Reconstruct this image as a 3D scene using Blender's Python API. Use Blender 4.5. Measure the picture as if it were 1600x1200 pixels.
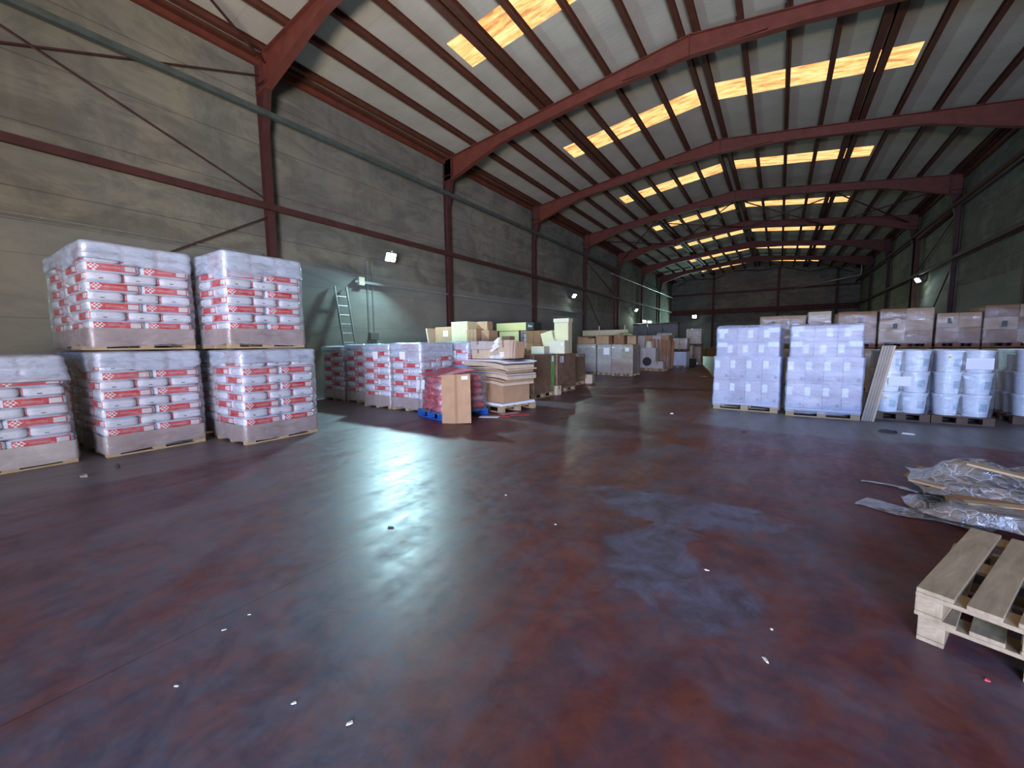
import bpy, bmesh, math, random
from mathutils import Vector, Matrix
random.seed(7)
R = math.radians
for o in list(bpy.data.objects): bpy.data.objects.remove(o)
SC = bpy.context.scene
COL = SC.collection

# ------------------------------------------------------------------ camera
H = 1.55
F, yaw, pitch, roll = 642.5, .5756, .097, -.0113
cd = bpy.data.cameras.new('camera'); cam = bpy.data.objects.new('camera', cd); COL.objects.link(cam)
fv = Vector((-math.sin(yaw)*math.cos(pitch), math.cos(yaw)*math.cos(pitch), -math.sin(pitch)))
r0 = Vector((math.cos(yaw), math.sin(yaw), 0)); u0 = r0.cross(fv)
rv = r0*math.cos(roll)+u0*math.sin(roll); uv = -r0*math.sin(roll)+u0*math.cos(roll)
m = Matrix((rv, uv, -fv)).transposed().to_4x4(); m.translation = (0, 0, H)
cam.matrix_world = m
cd.sensor_fit = 'HORIZONTAL'; cd.sensor_width = 36; cd.lens = F*36/1600; cd.clip_start = .05; cd.clip_end = 300
SC.camera = cam
# ------------------------------------------------------------------ view, world
vs = SC.view_settings; vs.view_transform = 'Standard'; vs.look = 'None'; vs.gamma = 1; vs.use_curve_mapping = False
vs.exposure = 0.5
w = bpy.data.worlds.new('world'); SC.world = w; w.use_nodes = True
w.node_tree.nodes['Background'].inputs[0].default_value = (.55, .68, 1, 1)
w.node_tree.nodes['Background'].inputs[1].default_value = .35

def area(name, loc, target, size, energy, color, sy=None, spread=180):
    l = bpy.data.lights.new(name, 'AREA'); l.shape = 'RECTANGLE'; l.size = size; l.size_y = sy or size
    l.energy = energy; l.color = color; l.spread = R(spread)
    o = bpy.data.objects.new(name, l); COL.objects.link(o); o.location = loc
    o.rotation_euler = (Vector(target)-Vector(loc)).to_track_quat('-Z', 'Y').to_euler()
    return o
# daylight that comes through the open loading door in the wall behind the camera
area('door_sky_daylight', (2.6, -8.3, 2.9), (-1.5, 8, 2.7), 5.0, 780, (.37, .54, 1.0), 3.4, 95)
area('door_ground_bounce', (2.6, -8.1, .7), (-5.0, 3.0, 10.5), 4.8, 1170, (1.0, .88, .72), 1.2, 105)

XL, XR, YB, YE = -11.85, 6.79, -8.2, 56.2
RX, RZ = -2.5, 10.31
BAY = 7.16
FY = [6.1+BAY*i for i in range(-2, 8)]       # frame planes
def zr(x): return RZ-.125*abs(x-RX)

# ------------------------------------------------------------------ materials
MATS = {}
class N:
    def __init__(s, name):
        s.m = bpy.data.materials.new(name); s.m.use_nodes = True; s.t = s.m.node_tree
        s.b = s.t.nodes['Principled BSDF']; s.out = s.t.nodes['Material Output']
    def n(s, ty, **k):
        x = s.t.nodes.new(ty)
        for a, v in k.items():
            if a.startswith('_'): setattr(x, a[1:], v)
            elif a.startswith('i'): x.inputs[int(a[1:])].default_value = v
        return x
    def l(s, a, b): s.t.links.new(a, b)
    def coord(s, which='Object', scale=(1, 1, 1)):
        c = s.n('ShaderNodeTexCoord'); mp = s.n('ShaderNodeMapping'); mp.inputs['Scale'].default_value = scale
        if which == 'World':
            g = s.n('ShaderNodeNewGeometry'); s.l(g.outputs['Position'], mp.inputs[0])
        else: s.l(c.outputs[which], mp.inputs[0])
        return mp.outputs[0]
    def noise(s, vec, scale, detail=4, rough=.55, dist=0.):
        x = s.n('ShaderNodeTexNoise'); x.inputs['Scale'].default_value = scale; x.inputs['Detail'].default_value = detail
        x.inputs['Roughness'].default_value = rough; x.inputs['Distortion'].default_value = dist
        if vec: s.l(vec, x.inputs['Vector'])
        return x.outputs[0]
    def ramp(s, fac, stops):
        x = s.n('ShaderNodeValToRGB'); e = x.color_ramp.elements
        while len(e) < len(stops): e.new(.5)
        for i, (p, c) in enumerate(stops):
            e[i].position = p; e[i].color = (c, c, c, 1) if not hasattr(c, '__len__') else (*c[:3], 1)
        s.l(fac, x.inputs[0]); return x.outputs[0]
    def mix(s, fac, a, b, mode='MIX'):
        x = s.n('ShaderNodeMix'); x.data_type = 'RGBA'; x.blend_type = mode
        for v, i in ((fac, 0), (a, 6), (b, 7)):
            if hasattr(v, 'links'): s.l(v, x.inputs[i])
            elif i == 0: x.inputs[0].default_value = v
            else: x.inputs[i].default_value = (*v[:3], 1)
        return x.outputs[2]
    def math(s, op, a, b=0., c=0.):
        x = s.n('ShaderNodeMath'); x.operation = op
        for i, v in enumerate((a, b, c)):
            if hasattr(v, 'links'): s.l(v, x.inputs[i])
            else: x.inputs[i].default_value = v
        return x.outputs[0]
    def bump(s, h, strength=.3, dist=.02):
        x = s.n('ShaderNodeBump'); x.inputs['Strength'].default_value = strength; x.inputs['Distance'].default_value = dist
        s.l(h, x.inputs['Height']); s.l(x.outputs[0], s.b.inputs['Normal']); return x.outputs[0]
    def set(s, color=None, rough=None, metal=None, spec=None):
        for k, v in (('Base Color', color), ('Roughness', rough), ('Metallic', metal), ('Specular IOR Level', spec)):
            if v is None: continue
            if hasattr(v, 'links'): s.l(v, s.b.inputs[k])
            elif k == 'Base Color': s.b.inputs[k].default_value = (*v[:3], 1)
            else: s.b.inputs[k].default_value = v
        return s.m

def plain(name, col, rough=.6, var=.18, scale=6, metal=0., spec=.4, which='Object', bump=.15, sc3=(1, 1, 1)):
    s = N(name); v = s.coord(which, sc3); n = s.noise(v, scale, 5, .6)
    c = s.ramp(n, [(.3, [x*(1-var) for x in col]), (.7, [min(1, x*(1+var)) for x in col])])
    s.bump(n, bump, .01); return s.set(c, rough, metal, spec)

def wood(name, a, b, sc=(3, 3, 3), rough=.75):
    s = N(name); v = s.coord('Object', sc)
    n1 = s.noise(v, 2.2, 6, .65, .6); n2 = s.noise(s.coord('World'), 1.7, 2)
    c = s.mix(s.ramp(n1, [(.32, 0), (.68, 1)]), a, b)
    c = s.mix(s.math('MULTIPLY', n2, .5), c, [x*.6 for x in a])
    s.bump(n1, .25, .01); return s.set(c, rough, 0, .3)

def flat(name, c, rough=.6, emit=0.):
    s = N(name); s.set(c, rough)
    if emit:
        s.b.inputs['Emission Color'].default_value = (*c, 1); s.b.inputs['Emission Strength'].default_value = emit
    return s.m

def floor_mat():
    s = N('painted concrete floor'); v = s.coord('World')
    sx = s.n('ShaderNodeSeparateXYZ'); s.l(v, sx.inputs[0]); X, Y = sx.outputs[0], sx.outputs[1]
    big = s.noise(v, .35, 6, .6, .4); mid = s.noise(v, 1.3, 8, .65, .3); fine = s.noise(v, 9, 6, .7)
    st = s.coord('World', (2.6, .5, 1)); streak = s.noise(st, 1.6, 6, .6, .5)
    red = s.mix(s.ramp(mid, [(.35, 0), (.7, 1)]), (.064, .018, .021), (.165, .035, .026))
    red = s.mix(s.ramp(streak, [(.4, 0), (.62, .75)]), red, (.058, .034, .052))
    worn = s.math('ADD', s.math('MULTIPLY', big, .6), s.math('MULTIPLY', mid, .4))
    wornf = s.ramp(worn, [(.47, 0), (.56, .9)])
    grey = s.mix(s.ramp(fine, [(.3, 0), (.7, 1)]), (.055, .055, .078), (.10, .095, .125))
    c = s.mix(wornf, red, grey)
    rag = s.noise(v, 3.0, 9, .7, .8)
    c = s.mix(s.ramp(s.noise(v, 5.5, 10, .75, .5), [(.42, 0), (.60, .38)]), c, (.20, .055, .03))
    c = s.mix(s.ramp(s.noise(v, 2.1, 10, .72, .9), [(.50, 0), (.62, .45)]), c, (.035, .026, .042))
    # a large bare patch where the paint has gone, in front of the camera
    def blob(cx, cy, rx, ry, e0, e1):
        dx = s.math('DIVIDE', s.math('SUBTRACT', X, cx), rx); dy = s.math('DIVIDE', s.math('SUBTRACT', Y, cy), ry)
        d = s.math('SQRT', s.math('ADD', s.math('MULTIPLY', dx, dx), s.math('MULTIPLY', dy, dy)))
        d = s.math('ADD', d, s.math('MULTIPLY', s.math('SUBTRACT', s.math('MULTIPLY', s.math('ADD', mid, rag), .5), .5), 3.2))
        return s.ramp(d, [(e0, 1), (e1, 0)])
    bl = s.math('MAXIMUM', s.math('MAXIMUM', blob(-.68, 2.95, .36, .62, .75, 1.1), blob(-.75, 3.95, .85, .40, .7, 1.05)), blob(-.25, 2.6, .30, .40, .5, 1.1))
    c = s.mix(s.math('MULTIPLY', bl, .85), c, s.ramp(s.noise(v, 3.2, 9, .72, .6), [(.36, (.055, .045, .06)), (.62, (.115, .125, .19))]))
    # unpainted concrete margins along both rows of goods
    wob = s.math('MULTIPLY', s.math('SUBTRACT', big, .5), 1.6)
    left = s.math('SUBTRACT', -6.4, s.math('ADD', X, wob))
    right = s.math('ADD', s.math('MINIMUM', s.math('ADD', X, 1.3), s.math('SUBTRACT', Y, 8.3)), wob)
    mg = s.ramp(s.math('ADD', s.math('MAXIMUM', left, right), .5), [(.42, 0), (.6, 1)])
    conc = s.mix(s.ramp(fine, [(.3, 0), (.7, 1)]), (.11, .105, .118), (.165, .158, .17))
    c = s.mix(s.math('MULTIPLY', mg, .85), c, conc)
    # saw-cut joints
    def joint(ax, off, per):
        f = s.math('ABSOLUTE', s.math('SUBTRACT', s.math('FRACT', s.math('DIVIDE', s.math('ADD', ax, off), per)), .5))
        return s.math('LESS_THAN', f, .0006)
    j = joint(X, 2.635+2.5, 5.0)
    c = s.mix(s.math('MULTIPLY', j, .75), c, (.012, .01, .012))
    rg = s.ramp(s.math('ADD', s.math('MULTIPLY', streak, .5), s.math('MULTIPLY', fine, .5)), [(.35, .34), (.65, .54)])
    s.bump(s.math('ADD', mid, s.math('MULTIPLY', fine, .2)), .06, .010)
    return s.set(c, rg, 0, .36)

def wall_mat(name, axis):
    s = N(name); v = s.coord('World')
    n = s.noise(v, .5, 6, .62, .3); f = s.noise(s.coord('World', (.3, .3, 3) ), 1.1, 5, .6)
    vt = s.noise(s.coord('World', (5, 5, .25)), 1, 4, .6)
    g = s.mix(s.ramp(n, [(.3, 0), (.7, 1)]), (.125, .122, .106), (.20, .195, .172))
    bb = s.noise(v, .22, 4, .6, .8)
    g = s.mix(s.ramp(bb, [(.42, 0), (.62, .75)]), g, (.25, .232, .175))
    b2 = s.noise(s.coord('World', (1, 1, 2.2)), .55, 7, .7, 1.2)
    g = s.mix(s.ramp(b2, [(.40, .55), (.56, 0)]), g, (.085, .082, .072))
    g = s.mix(s.ramp(f, [(.42, 0), (.7, .35)]), g, (.095, .088, .075))
    g = s.mix(s.ramp(vt, [(.5, 0), (.75, .18)]), g, (.25, .24, .21))
    sx = s.n('ShaderNodeSeparateXYZ'); s.l(v, sx.inputs[0]); Z = sx.outputs[2]
    # horizontal joints between the concrete panels
    fr = s.math('ABSOLUTE', s.math('SUBTRACT', s.math('FRACT', s.math('DIVIDE', s.math('ADD', Z, .835), 1.19)), .5))
    jn = s.math('LESS_THAN', fr, .008)
    g = s.mix(s.math('MULTIPLY', jn, .6), g, (.05, .045, .04))
    # whitewashed lower band
    low = s.math('LESS_THAN', Z, 3.92)
    g = s.mix(s.math('MULTIPLY', low, .45), g, s.mix(n, (.20, .20, .19), (.30, .30, .285)))
    s.bump(s.math('SUBTRACT', f, s.math('MULTIPLY', jn, 1.)), .25, .02)
    return s.set(g, .85, 0, .2)

def roof_mat():
    s = N('grey fibre cement roof sheet'); v = s.coord('World')
    n = s.noise(v, .8, 5, .6); sx = s.n('ShaderNodeSeparateXYZ'); s.l(v, sx.inputs[0])
    wv = s.math('SINE', s.math('MULTIPLY', sx.outputs[1], 2*math.pi/.177))
    fr = s.math('LESS_THAN', s.math('FRACT', s.math('DIVIDE', sx.outputs[1], 1.06)), .012)
    c = s.mix(s.ramp(n, [(.3, 0), (.7, 1)]), (.37, .345, .30), (.46, .43, .375))
    c = s.mix(s.math('MULTIPLY', fr, .4), c, (.2, .19, .17))
    s.bump(wv, .05, .008); return s.set(c, .9, 0, .1)

def skylight_mat():
    s = N('dirty translucent skylight sheet'); v = s.coord('World', (.7, 3.2, 1))
    n = s.noise(v, 1.6, 8, .68, .6); n2 = s.noise(s.coord('World'), .6, 3)
    c = s.ramp(n, [(.38, (.40, .14, .035)), (.48, (.95, .40, .11)), (.60, (1.0, .62, .26))])
    c = s.mix(s.math('MULTIPLY', n2, .25), c, (1., .72, .40))
    e = s.n('ShaderNodeEmission'); s.l(c, e.inputs[0]); e.inputs[1].default_value = 1.15
    s.l(e.outputs[0], s.out.inputs[0]); return s.m

def bag_mat():
    s = N('white bag with red printed sides'); c = s.coord('Object')
    sx = s.n('ShaderNodeSeparateXYZ'); s.l(c, sx.inputs[0]); X, Y, Z = sx.outputs
    def inr(a, lo, hi): return s.math('MULTIPLY', s.math('GREATER_THAN', a, lo), s.math('LESS_THAN', a, hi))
    # the print reads the same on both long sides
    sg = s.math('SUBTRACT', 1, s.math('MULTIPLY', 2, s.math('GREATER_THAN', Y, 0)))
    U = s.math('MULTIPLY', X, sg)
    side = s.math('GREATER_THAN', s.math('ABSOLUTE', Y), .125)
    band = s.math('MULTIPLY', side, s.math('MULTIPLY', inr(U, -.262, .262), inr(Z, -.05, .05)))
    n = s.noise(s.coord('Object', (1, 1, 3)), 9, 4)
    wht = s.mix(n, (.56, .62, .74), (.74, .79, .90))
    c1 = s.mix(band, wht, s.mix(n, (.50, .018, .030), (.62, .035, .045)))
    lab = s.math('MULTIPLY', band, s.math('MULTIPLY', inr(U, .125, .245), inr(Z, -.034, .034)))
    c1 = s.mix(lab, c1, (.72, .74, .78))
    ln = s.math('MULTIPLY', lab, s.math('LESS_THAN', s.math('FRACT', s.math('MULTIPLY', Z, 70)), .3))
    c1 = s.mix(s.math('MULTIPLY', ln, .35), c1, (.25, .27, .32))
    # chequered emblem
    ck = s.math('MODULO', s.math('ADD', s.math('FLOOR', s.math('MULTIPLY', s.math('ADD', U, 1), 42)), s.math('FLOOR', s.math('MULTIPLY', s.math('ADD', Z, 1), 42))), 2)
    em = s.math('MULTIPLY', s.math('MULTIPLY', band, s.math('LESS_THAN', s.math('ADD', s.math('ABSOLUTE', s.math('ADD', U, .20)), s.math('ABSOLUTE', Z)), .062)), s.math('GREATER_THAN', ck, .5))
    c1 = s.mix(em, c1, (.78, .78, .82))
    # small black mark on the bag ends
    mk = s.math('MULTIPLY', s.math('GREATER_THAN', s.math('ABSOLUTE', X), .27), s.math('MULTIPLY', inr(Y, .02, .065), inr(Z, -.028, -.016)))
    c1 = s.mix(mk, c1, (.05, .05, .07))
    s.bump(n, .35, .012); return s.set(c1, .45, 0, .4)

def film_mat(name, tint, opacity, gloss=.14, scale=5., bump=.7, rough=.12, crease=0.):
    s = N(name); v = s.coord('Object', (1, 1, 2.2))
    n = s.noise(v, scale, 6, .65, 1.2)
    bp = s.n('ShaderNodeBump'); bp.inputs['Strength'].default_value = bump; bp.inputs['Distance'].default_value = .03; s.l(n, bp.inputs['Height'])
    tr = s.n('ShaderNodeBsdfTransparent'); df = s.n('ShaderNodeBsdfDiffuse'); df.inputs[0].default_value = (*tint, 1)
    gl = s.n('ShaderNodeBsdfGlossy'); gl.inputs['Roughness'].default_value = rough
    s.l(bp.outputs[0], gl.inputs['Normal']); s.l(bp.outputs[0], df.inputs['Normal'])
    m1 = s.n('ShaderNodeMixShader'); s.l(s.ramp(n, [(.35, max(0, opacity-.1)), (.7, min(1, opacity+.14))]), m1.inputs[0])
    s.l(tr.outputs[0], m1.inputs[1]); s.l(df.outputs[0], m1.inputs[2])
    if crease:
        vo = s.n('ShaderNodeTexVoronoi'); vo.feature = 'DISTANCE_TO_EDGE'; vo.inputs['Scale'].default_value = scale*.9
        wn = s.n('ShaderNodeTexNoise'); wn.inputs['Scale'].default_value = 5; s.l(s.coord('Object'), wn.inputs[0])
        mx = s.mix(.22, s.coord('Object'), wn.outputs[1]); s.l(mx, vo.inputs['Vector'])
        rd = s.ramp(vo.outputs['Distance'], [(.0, crease), (.045, 0)])
        s.l(s.math('ADD', rd, s.ramp(n, [(.35, max(0, opacity-.1)), (.7, opacity+.2)])), m1.inputs[0])
        s.l(s.math('ADD', vo.outputs['Distance'], s.math('MULTIPLY', n, .5)), bp.inputs['Height'])
    fr = s.n('ShaderNodeLayerWeight'); fr.inputs[0].default_value = .25; s.l(bp.outputs[0], fr.inputs[1])
    m2 = s.n('ShaderNodeMixShader'); s.l(s.math('ADD', gloss*.5, s.math('MULTIPLY', fr.outputs[0], gloss*2)), m2.inputs[0])
    s.l(m1.outputs[0], m2.inputs[1]); s.l(gl.outputs[0], m2.inputs[2]); s.l(m2.outputs[0], s.out.inputs[0])
    return s.m

def label_mat():
    s = N('white printed label'); sx = s.n('ShaderNodeSeparateXYZ'); s.l(s.coord('Generated'), sx.inputs[0])
    ln = s.math('MULTIPLY', s.math('LESS_THAN', s.math('FRACT', s.math('MULTIPLY', sx.outputs[2], 8)), .25), s.math('LESS_THAN', sx.outputs[2], .8))
    return s.set(s.mix(s.math('MULTIPLY', ln, .25), (.8, .81, .86), (.3, .32, .4)), .6)

M = dict(
    floor=floor_mat(), wall=wall_mat('concrete panel wall', 0), roof=roof_mat(), sky=skylight_mat(), bag=bag_mat(), label=label_mat(),
    steel=plain('red oxide painted steel', (.125, .032, .021), .6, .22, 3, spec=.35),
    steelc=plain('dull maroon painted steel', (.062, .022, .021), .6, .25, 2.5, spec=.3),
    steeld=plain('darker red oxide steel', (.085, .028, .017), .65, .22, 3, spec=.3),
    rail=plain('grey green steel rail', (.065, .08, .076), .5, .2, 4),
    pipe=plain('galvanised pipe', (.30, .31, .31), .4, .15, 8, metal=.5),
    alu=plain('aluminium', (.55, .56, .58), .35, .1, 10, metal=.85),
    pallet=wood('pale pallet wood', (.50, .37, .22), (.34, .235, .135), (2, 2, 14)),
    palletx=wood('foreground pallet boards', (.46, .35, .225), (.27, .195, .12), (9, 1.3, 9)),
    palletd=wood('weathered dark pallet wood', (.16, .105, .075), (.09, .06, .045), (2, 2, 14)),
    palletr=wood('reddish pallet wood', (.28, .10, .06), (.16, .06, .04), (2, 2, 14)),
    blue=plain('blue painted pallet wood', (.01, .09, .40), .6, .25, 8),
    card=plain('brown cardboard', (.40, .25, .15), .8, .12, 4, spec=.15),
    cardd=plain('dark brown cardboard', (.25, .125, .065), .8, .14, 4, spec=.15),
    cardl=plain('pale cardboard', (.55, .44, .33), .8, .1, 4, spec=.15),
    cardg=plain('greyish cardboard', (.47, .42, .41), .8, .12, 3, spec=.15),
    skirt=plain('grey brown cardboard skirt', (.34, .27, .27), .5, .12, 3, spec=.5),
    cream=plain('cream lacquered board', (.60, .55, .34), .6, .06, 3),
    creamw=plain('pale cream carton', (.60, .56, .44), .7, .06, 3),
    yellow=plain('yellow cream cabinet board', (.62, .56, .25), .6, .06, 3),
    white=plain('white board', (.78, .79, .84), .6, .05, 3),
    plasticw=plain('white bucket plastic', (.70, .76, .84), .35, .04, 5, spec=.5, bump=.05),
    teal=plain('teal printed sticker', (.36, .50, .60), .5, .3, 30), hazard=flat('yellow hazard diamond', (.75, .55, .06)),
    black=flat('black board', (.012, .013, .012), .4), dark=flat('dark rubber and board', (.03, .028, .03), .8),  # dark: near-black colour of the film, reel, bundle and wrapped loads themselves
    green=plain('green tape', (.16, .34, .10), .5, .15, 5), redw=plain('red printed sack plastic', (.50, .035, .07), .3, .55, 14, spec=.6),
    pinkw=plain('pink and white printed sack plastic', (.55, .30, .34), .35, .35, 16, spec=.6),
    redp=flat('red paper', (.5, .05, .06)), tape=flat('brown packing tape', (.30, .18, .09), .3),
    film=film_mat('clear stretch film', (.76, .80, .92), .09, .16),
    hood=film_mat('milky stretch hood', (.68, .80, 1.0), .42, .24, 4),
    filmw=film_mat('bluish white stretch wrap', (.60, .69, .98), .34, .05, 3, .30, .35),
    filmg=film_mat('hazy grey wrap', (.55, .52, .50), .40, .14, 3),
    filmb=film_mat('clear wrap over brown cartons', (.62, .52, .45), .12, .16, 4),
    filmp=film_mat('crumpled waste film', (.80, .86, .98), .20, .8, 11, 1., .14, .55),
    letter=flat('pale pink lettering', (.85, .45, .45)), letterw=flat('white lettering', (.7, .7, .66)),
    lamp=flat('lit floodlight glass', (.75, 1.0, .95), .3, 60), lampbody=flat('grey lamp housing', (.12, .13, .13), .5),
    winlit=flat('greenish lit window glass', (.42, .80, .25), .3, .55),
    paper=flat('pale scrap', (.62, .58, .50), .8), stone=flat('grey brown scrap', (.22, .19, .15), .9),
    plywood=plain('grey brown fibreboard', (.36, .30, .25), .8, .12, 3), plank=wood('orange brown planks', (.42, .20, .10), (.28, .12, .06), (6, 6, 1)),
)

# ------------------------------------------------------------------ helpers
def tag(o, label=None, cat=None, group=None, kind=None):
    if label: o['label'] = label
    if cat: o['category'] = cat
    if group: o['group'] = group
    if kind: o['kind'] = kind
    return o
def link(name, me, parent=None, loc=None, rot=None, scale=None):
    o = bpy.data.objects.new(name, me); COL.objects.link(o)
    if parent: o.parent = parent
    if loc: o.location = loc
    if rot: o.rotation_euler = rot
    if scale: o.scale = scale
    return o
def empty(name, loc, rz=0, label=None, cat=None, group=None):
    o = bpy.data.objects.new(name, None); COL.objects.link(o); o.location = loc; o.rotation_euler = (0, 0, rz); o.empty_display_size = .2
    return tag(o, label, cat, group)
class MB:
    def __init__(s): s.b = bmesh.new()
    def box(s, c, d, rot=None, bev=0.):
        mt = Matrix.Translation(c)
        if rot: mt = mt @ Matrix.Rotation(rot[2], 4, 'Z') @ Matrix.Rotation(rot[1], 4, 'Y') @ Matrix.Rotation(rot[0], 4, 'X')
        g = bmesh.ops.create_cube(s.b, size=1, matrix=mt @ Matrix.Diagonal((*d, 1)))
        if bev:
            es = list({e for v in g['verts'] for e in v.link_edges})
            bmesh.ops.bevel(s.b, geom=es, offset=bev, segments=2, affect='EDGES', profile=.5)
        return s
    def bb(s, x0, x1, y0, y1, z0, z1, bev=0.): return s.box(((x0+x1)/2, (y0+y1)/2, (z0+z1)/2), (x1-x0, y1-y0, z1-z0), None, bev)
    def bar(s, a, b, w_, h_=None):
        a, b = Vector(a), Vector(b); d = b-a; q = d.to_track_quat('Y', 'Z').to_matrix().to_4x4()
        bmesh.ops.create_cube(s.b, size=1, matrix=Matrix.Translation((a+b)/2) @ q @ Matrix.Diagonal((w_, d.length, h_ or w_, 1))); return s
    def tube(s, a, b, r, n=10, r2=None):
        a, b = Vector(a), Vector(b); d = b-a; q = d.to_track_quat('Z', 'Y').to_matrix().to_4x4()
        bmesh.ops.create_cone(s.b, cap_ends=True, segments=n, radius1=r, radius2=r if r2 is None else r2, depth=d.length, matrix=Matrix.Translation((a+b)/2) @ q); return s
    def prism(s, pts, y0, y1):         # outline in x,z extruded along y
        v0 = [s.b.verts.new((x, y0, z)) for x, z in pts]; v1 = [s.b.verts.new((x, y1, z)) for x, z in pts]
        s.b.faces.new(v0); s.b.faces.new(v1[::-1])
        for i in range(len(pts)):
            j = (i+1) % len(pts); s.b.faces.new((v0[j], v0[i], v1[i], v1[j]))
        return s
    def lathe(s, prof, n=20):
        rings = [[s.b.verts.new((r*math.cos(2*math.pi*i/n), r*math.sin(2*math.pi*i/n), z)) for i in range(n)] for r, z in prof]
        for a, b in zip(rings, rings[1:]):
            for i in range(n): s.b.faces.new((a[i], a[(i+1) % n], b[(i+1) % n], b[i]))
        s.b.faces.new(rings[0][::-1]); s.b.faces.new(rings[-1]); return s
    def mesh(s, name, mat, smooth=False):
        bmesh.ops.recalc_face_normals(s.b, faces=s.b.faces)
        me = bpy.data.meshes.new(name); s.b.to_mesh(me); s.b.free()
        for mt in (mat if isinstance(mat, (list, tuple)) else [mat]): me.materials.append(M[mt] if isinstance(mt, str) else mt)
        if smooth: me.polygons.foreach_set('use_smooth', [True]*len(me.polygons))
        return me
    def obj(s, name, mat, parent=None, smooth=False, **k): return link(name, s.mesh(name, mat, smooth), parent, **k)
def struct(o, label=None, cat=None): return tag(o, label, cat, None, 'structure')

# ------------------------------------------------------------------ room shell
struct(MB().bb(XL-.3, XR+.3, YB-6, YE+.3, -.3, 0).obj('floor', 'floor'), 'worn red painted concrete floor with bare grey patches', 'floor')
wl = MB().bb(XL-.25, XL, YB-.25, YE+.25, 0, 9.35).obj('wall_left', 'wall'); struct(wl, 'long left wall of stained grey concrete panels', 'wall')
struct(MB().bb(XR, XR+.25, YB-.25, YE+.25, 0, 9.35).obj('wall_right', 'wall'), 'right wall of dark grey concrete panels', 'wall')
mb = MB(); mb.prism([(XL, 0), (XR, 0), (XR, zr(XR)), (RX, RZ), (XL, zr(XL))], YE, YE+.25); struct(mb.obj('wall_back', 'wall'), 'dark end wall at the far end of the hall', 'wall')
mb = MB(); D0, D1, DH = 0., 5.3, 4.6
mb.bb(XL, D0, YB-.25, YB, 0, 9.0); mb.bb(D1, XR, YB-.25, YB, 0, 9.0); mb.bb(D0, D1, YB-.25, YB, DH, 9.0)
mb.prism([(XL, 9.0), (XR, 9.0), (XR, zr(XR)), (RX, RZ), (XL, zr(XL))], YB-.25, YB); struct(mb.obj('wall_front', 'wall'), 'wall behind the camera with an open loading door', 'wall')
# roof sheets with openings for the skylight sheets
SKH = .575
PUR = [.2, 1.27, 2.36, 3.46, 4.55, 5.62, 6.65, 7.72, 8.85]
mb = MB()
def slab(x0, x1, y0, y1, t=.05):
    mb.prism([(x0, zr(x0)), (x1, zr(x1)), (x1, zr(x1)+t), (x0, zr(x0)+t)], y0, y1)
SK = [(-7.9, -2.75), (-2.25, 2.97)]
mids = [FY[i]+BAY/2 for i in range(len(FY)-1)]
ys = [YB-.25]+[v for mm in mids for v in (mm-SKH, mm+SKH)]+[YE+.25]
for i in range(0, len(ys), 2):
    slab(XL-.25, RX, ys[i], ys[i+1]); slab(RX, XR+.25, ys[i], ys[i+1])
for mm in mids:
    slab(XL-.25, SK[0][0], mm-SKH, mm+SKH); slab(SK[0][1], RX, mm-SKH, mm+SKH); slab(RX, SK[1][0], mm-SKH, mm+SKH); slab(SK[1][1], XR+.25, mm-SKH, mm+SKH)
struct(mb.obj('ceiling', 'roof'), 'pale grey corrugated roof sheets seen from below', 'ceiling')
k = 0
for i, mm in enumerate(mids):
    for (a, b) in SK:
        k += 1; mb = MB(); mb.prism([(a, zr(a)+.01), (b, zr(b)+.01), (b, zr(b)+.035), (a, zr(a)+.035)], mm-SKH, mm+SKH)
        struct(mb.obj(f'window_{k}', 'sky'), 'glowing orange translucent skylight strip in the roof', 'skylight')
# portal frames: two columns and a rafter each
def col_mesh(sgn):
    xw = XL if sgn > 0 else XR; f = lambda d: xw+sgn*d
    mb = MB(); t = .018
    prof = lambda z: .36 if z < 4 else .36+.17*(z-4)/4.3
    # web
    mb.prism([(f(.08), 0), (f(.25), 0), (f(.26), 7.2), (f(.53), 8.35), (f(.53), 9.1), (f(.08), 9.1)], -.006, .006)
    mb.box((f(.08), 0, 4.5), (t, .19, 9.0))
    mb.bar((f(.25), 0, 0), (f(.26), 0, 7.2), .19, t).bar((f(.26), 0, 7.19), (f(.53), 0, 8.37), .19, t)
    mb.box((f(.18), 0, .012), (.3, .3, .024))
    mb.box((f(.26), 0, 8.36), (.48, .17, .012))
    return mb.mesh('steel_column', 'steelc')
def raf_mesh():
    mb = MB(); t = .02
    tz = lambda x: RZ-.17-.125*abs(x-RX)
    def bz(x):
        d = abs(x-RX); side = (RX-XL) if x < RX else (XR-RX); e = side-d
        z = tz(x)-.37
        if d < 2.6: z = min(z, tz(x)-.37-.17*(1-d/2.6))
        if e < 2.9: z = min(z, tz(x)-.37-.48*(1-max(0, e-.45)/2.45))
        return z
    xs = [XL+.05+i*(XR-XL-.1)/48 for i in range(49)]; xs = sorted(xs+[RX])
    for a, b in zip(xs, xs[1:]):
        mb.prism([(a, bz(a)), (b, bz(b)), (b, tz(b)), (a, tz(a))], -.006, .006)
        mb.prism([(a, bz(a)-t), (b, bz(b)-t), (b, bz(b)), (a, bz(a))], -.1, .1)
        mb.prism([(a, tz(a)-t), (b, tz(b)-t), (b, tz(b)), (a, tz(a))], -.1, .1)
    for x in (XL+.5, XR-.5, RX): mb.prism([(x-.01, bz(x)), (x+.01, bz(x)), (x+.01, tz(x)), (x-.01, tz(x))], -.095, .095)
    for x in (RX-1.3, RX+1.3): mb.prism([(x-.6, tz(x)-.40), (x+.6, tz(x)-.40), (x+.6, tz(x)-.415), (x-.6, tz(x)-.415)], -.08, .08)
    return mb.mesh('steel_rafter', 'steel')
cl, cr, rf = col_mesh(1), col_mesh(-1), raf_mesh()
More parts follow.
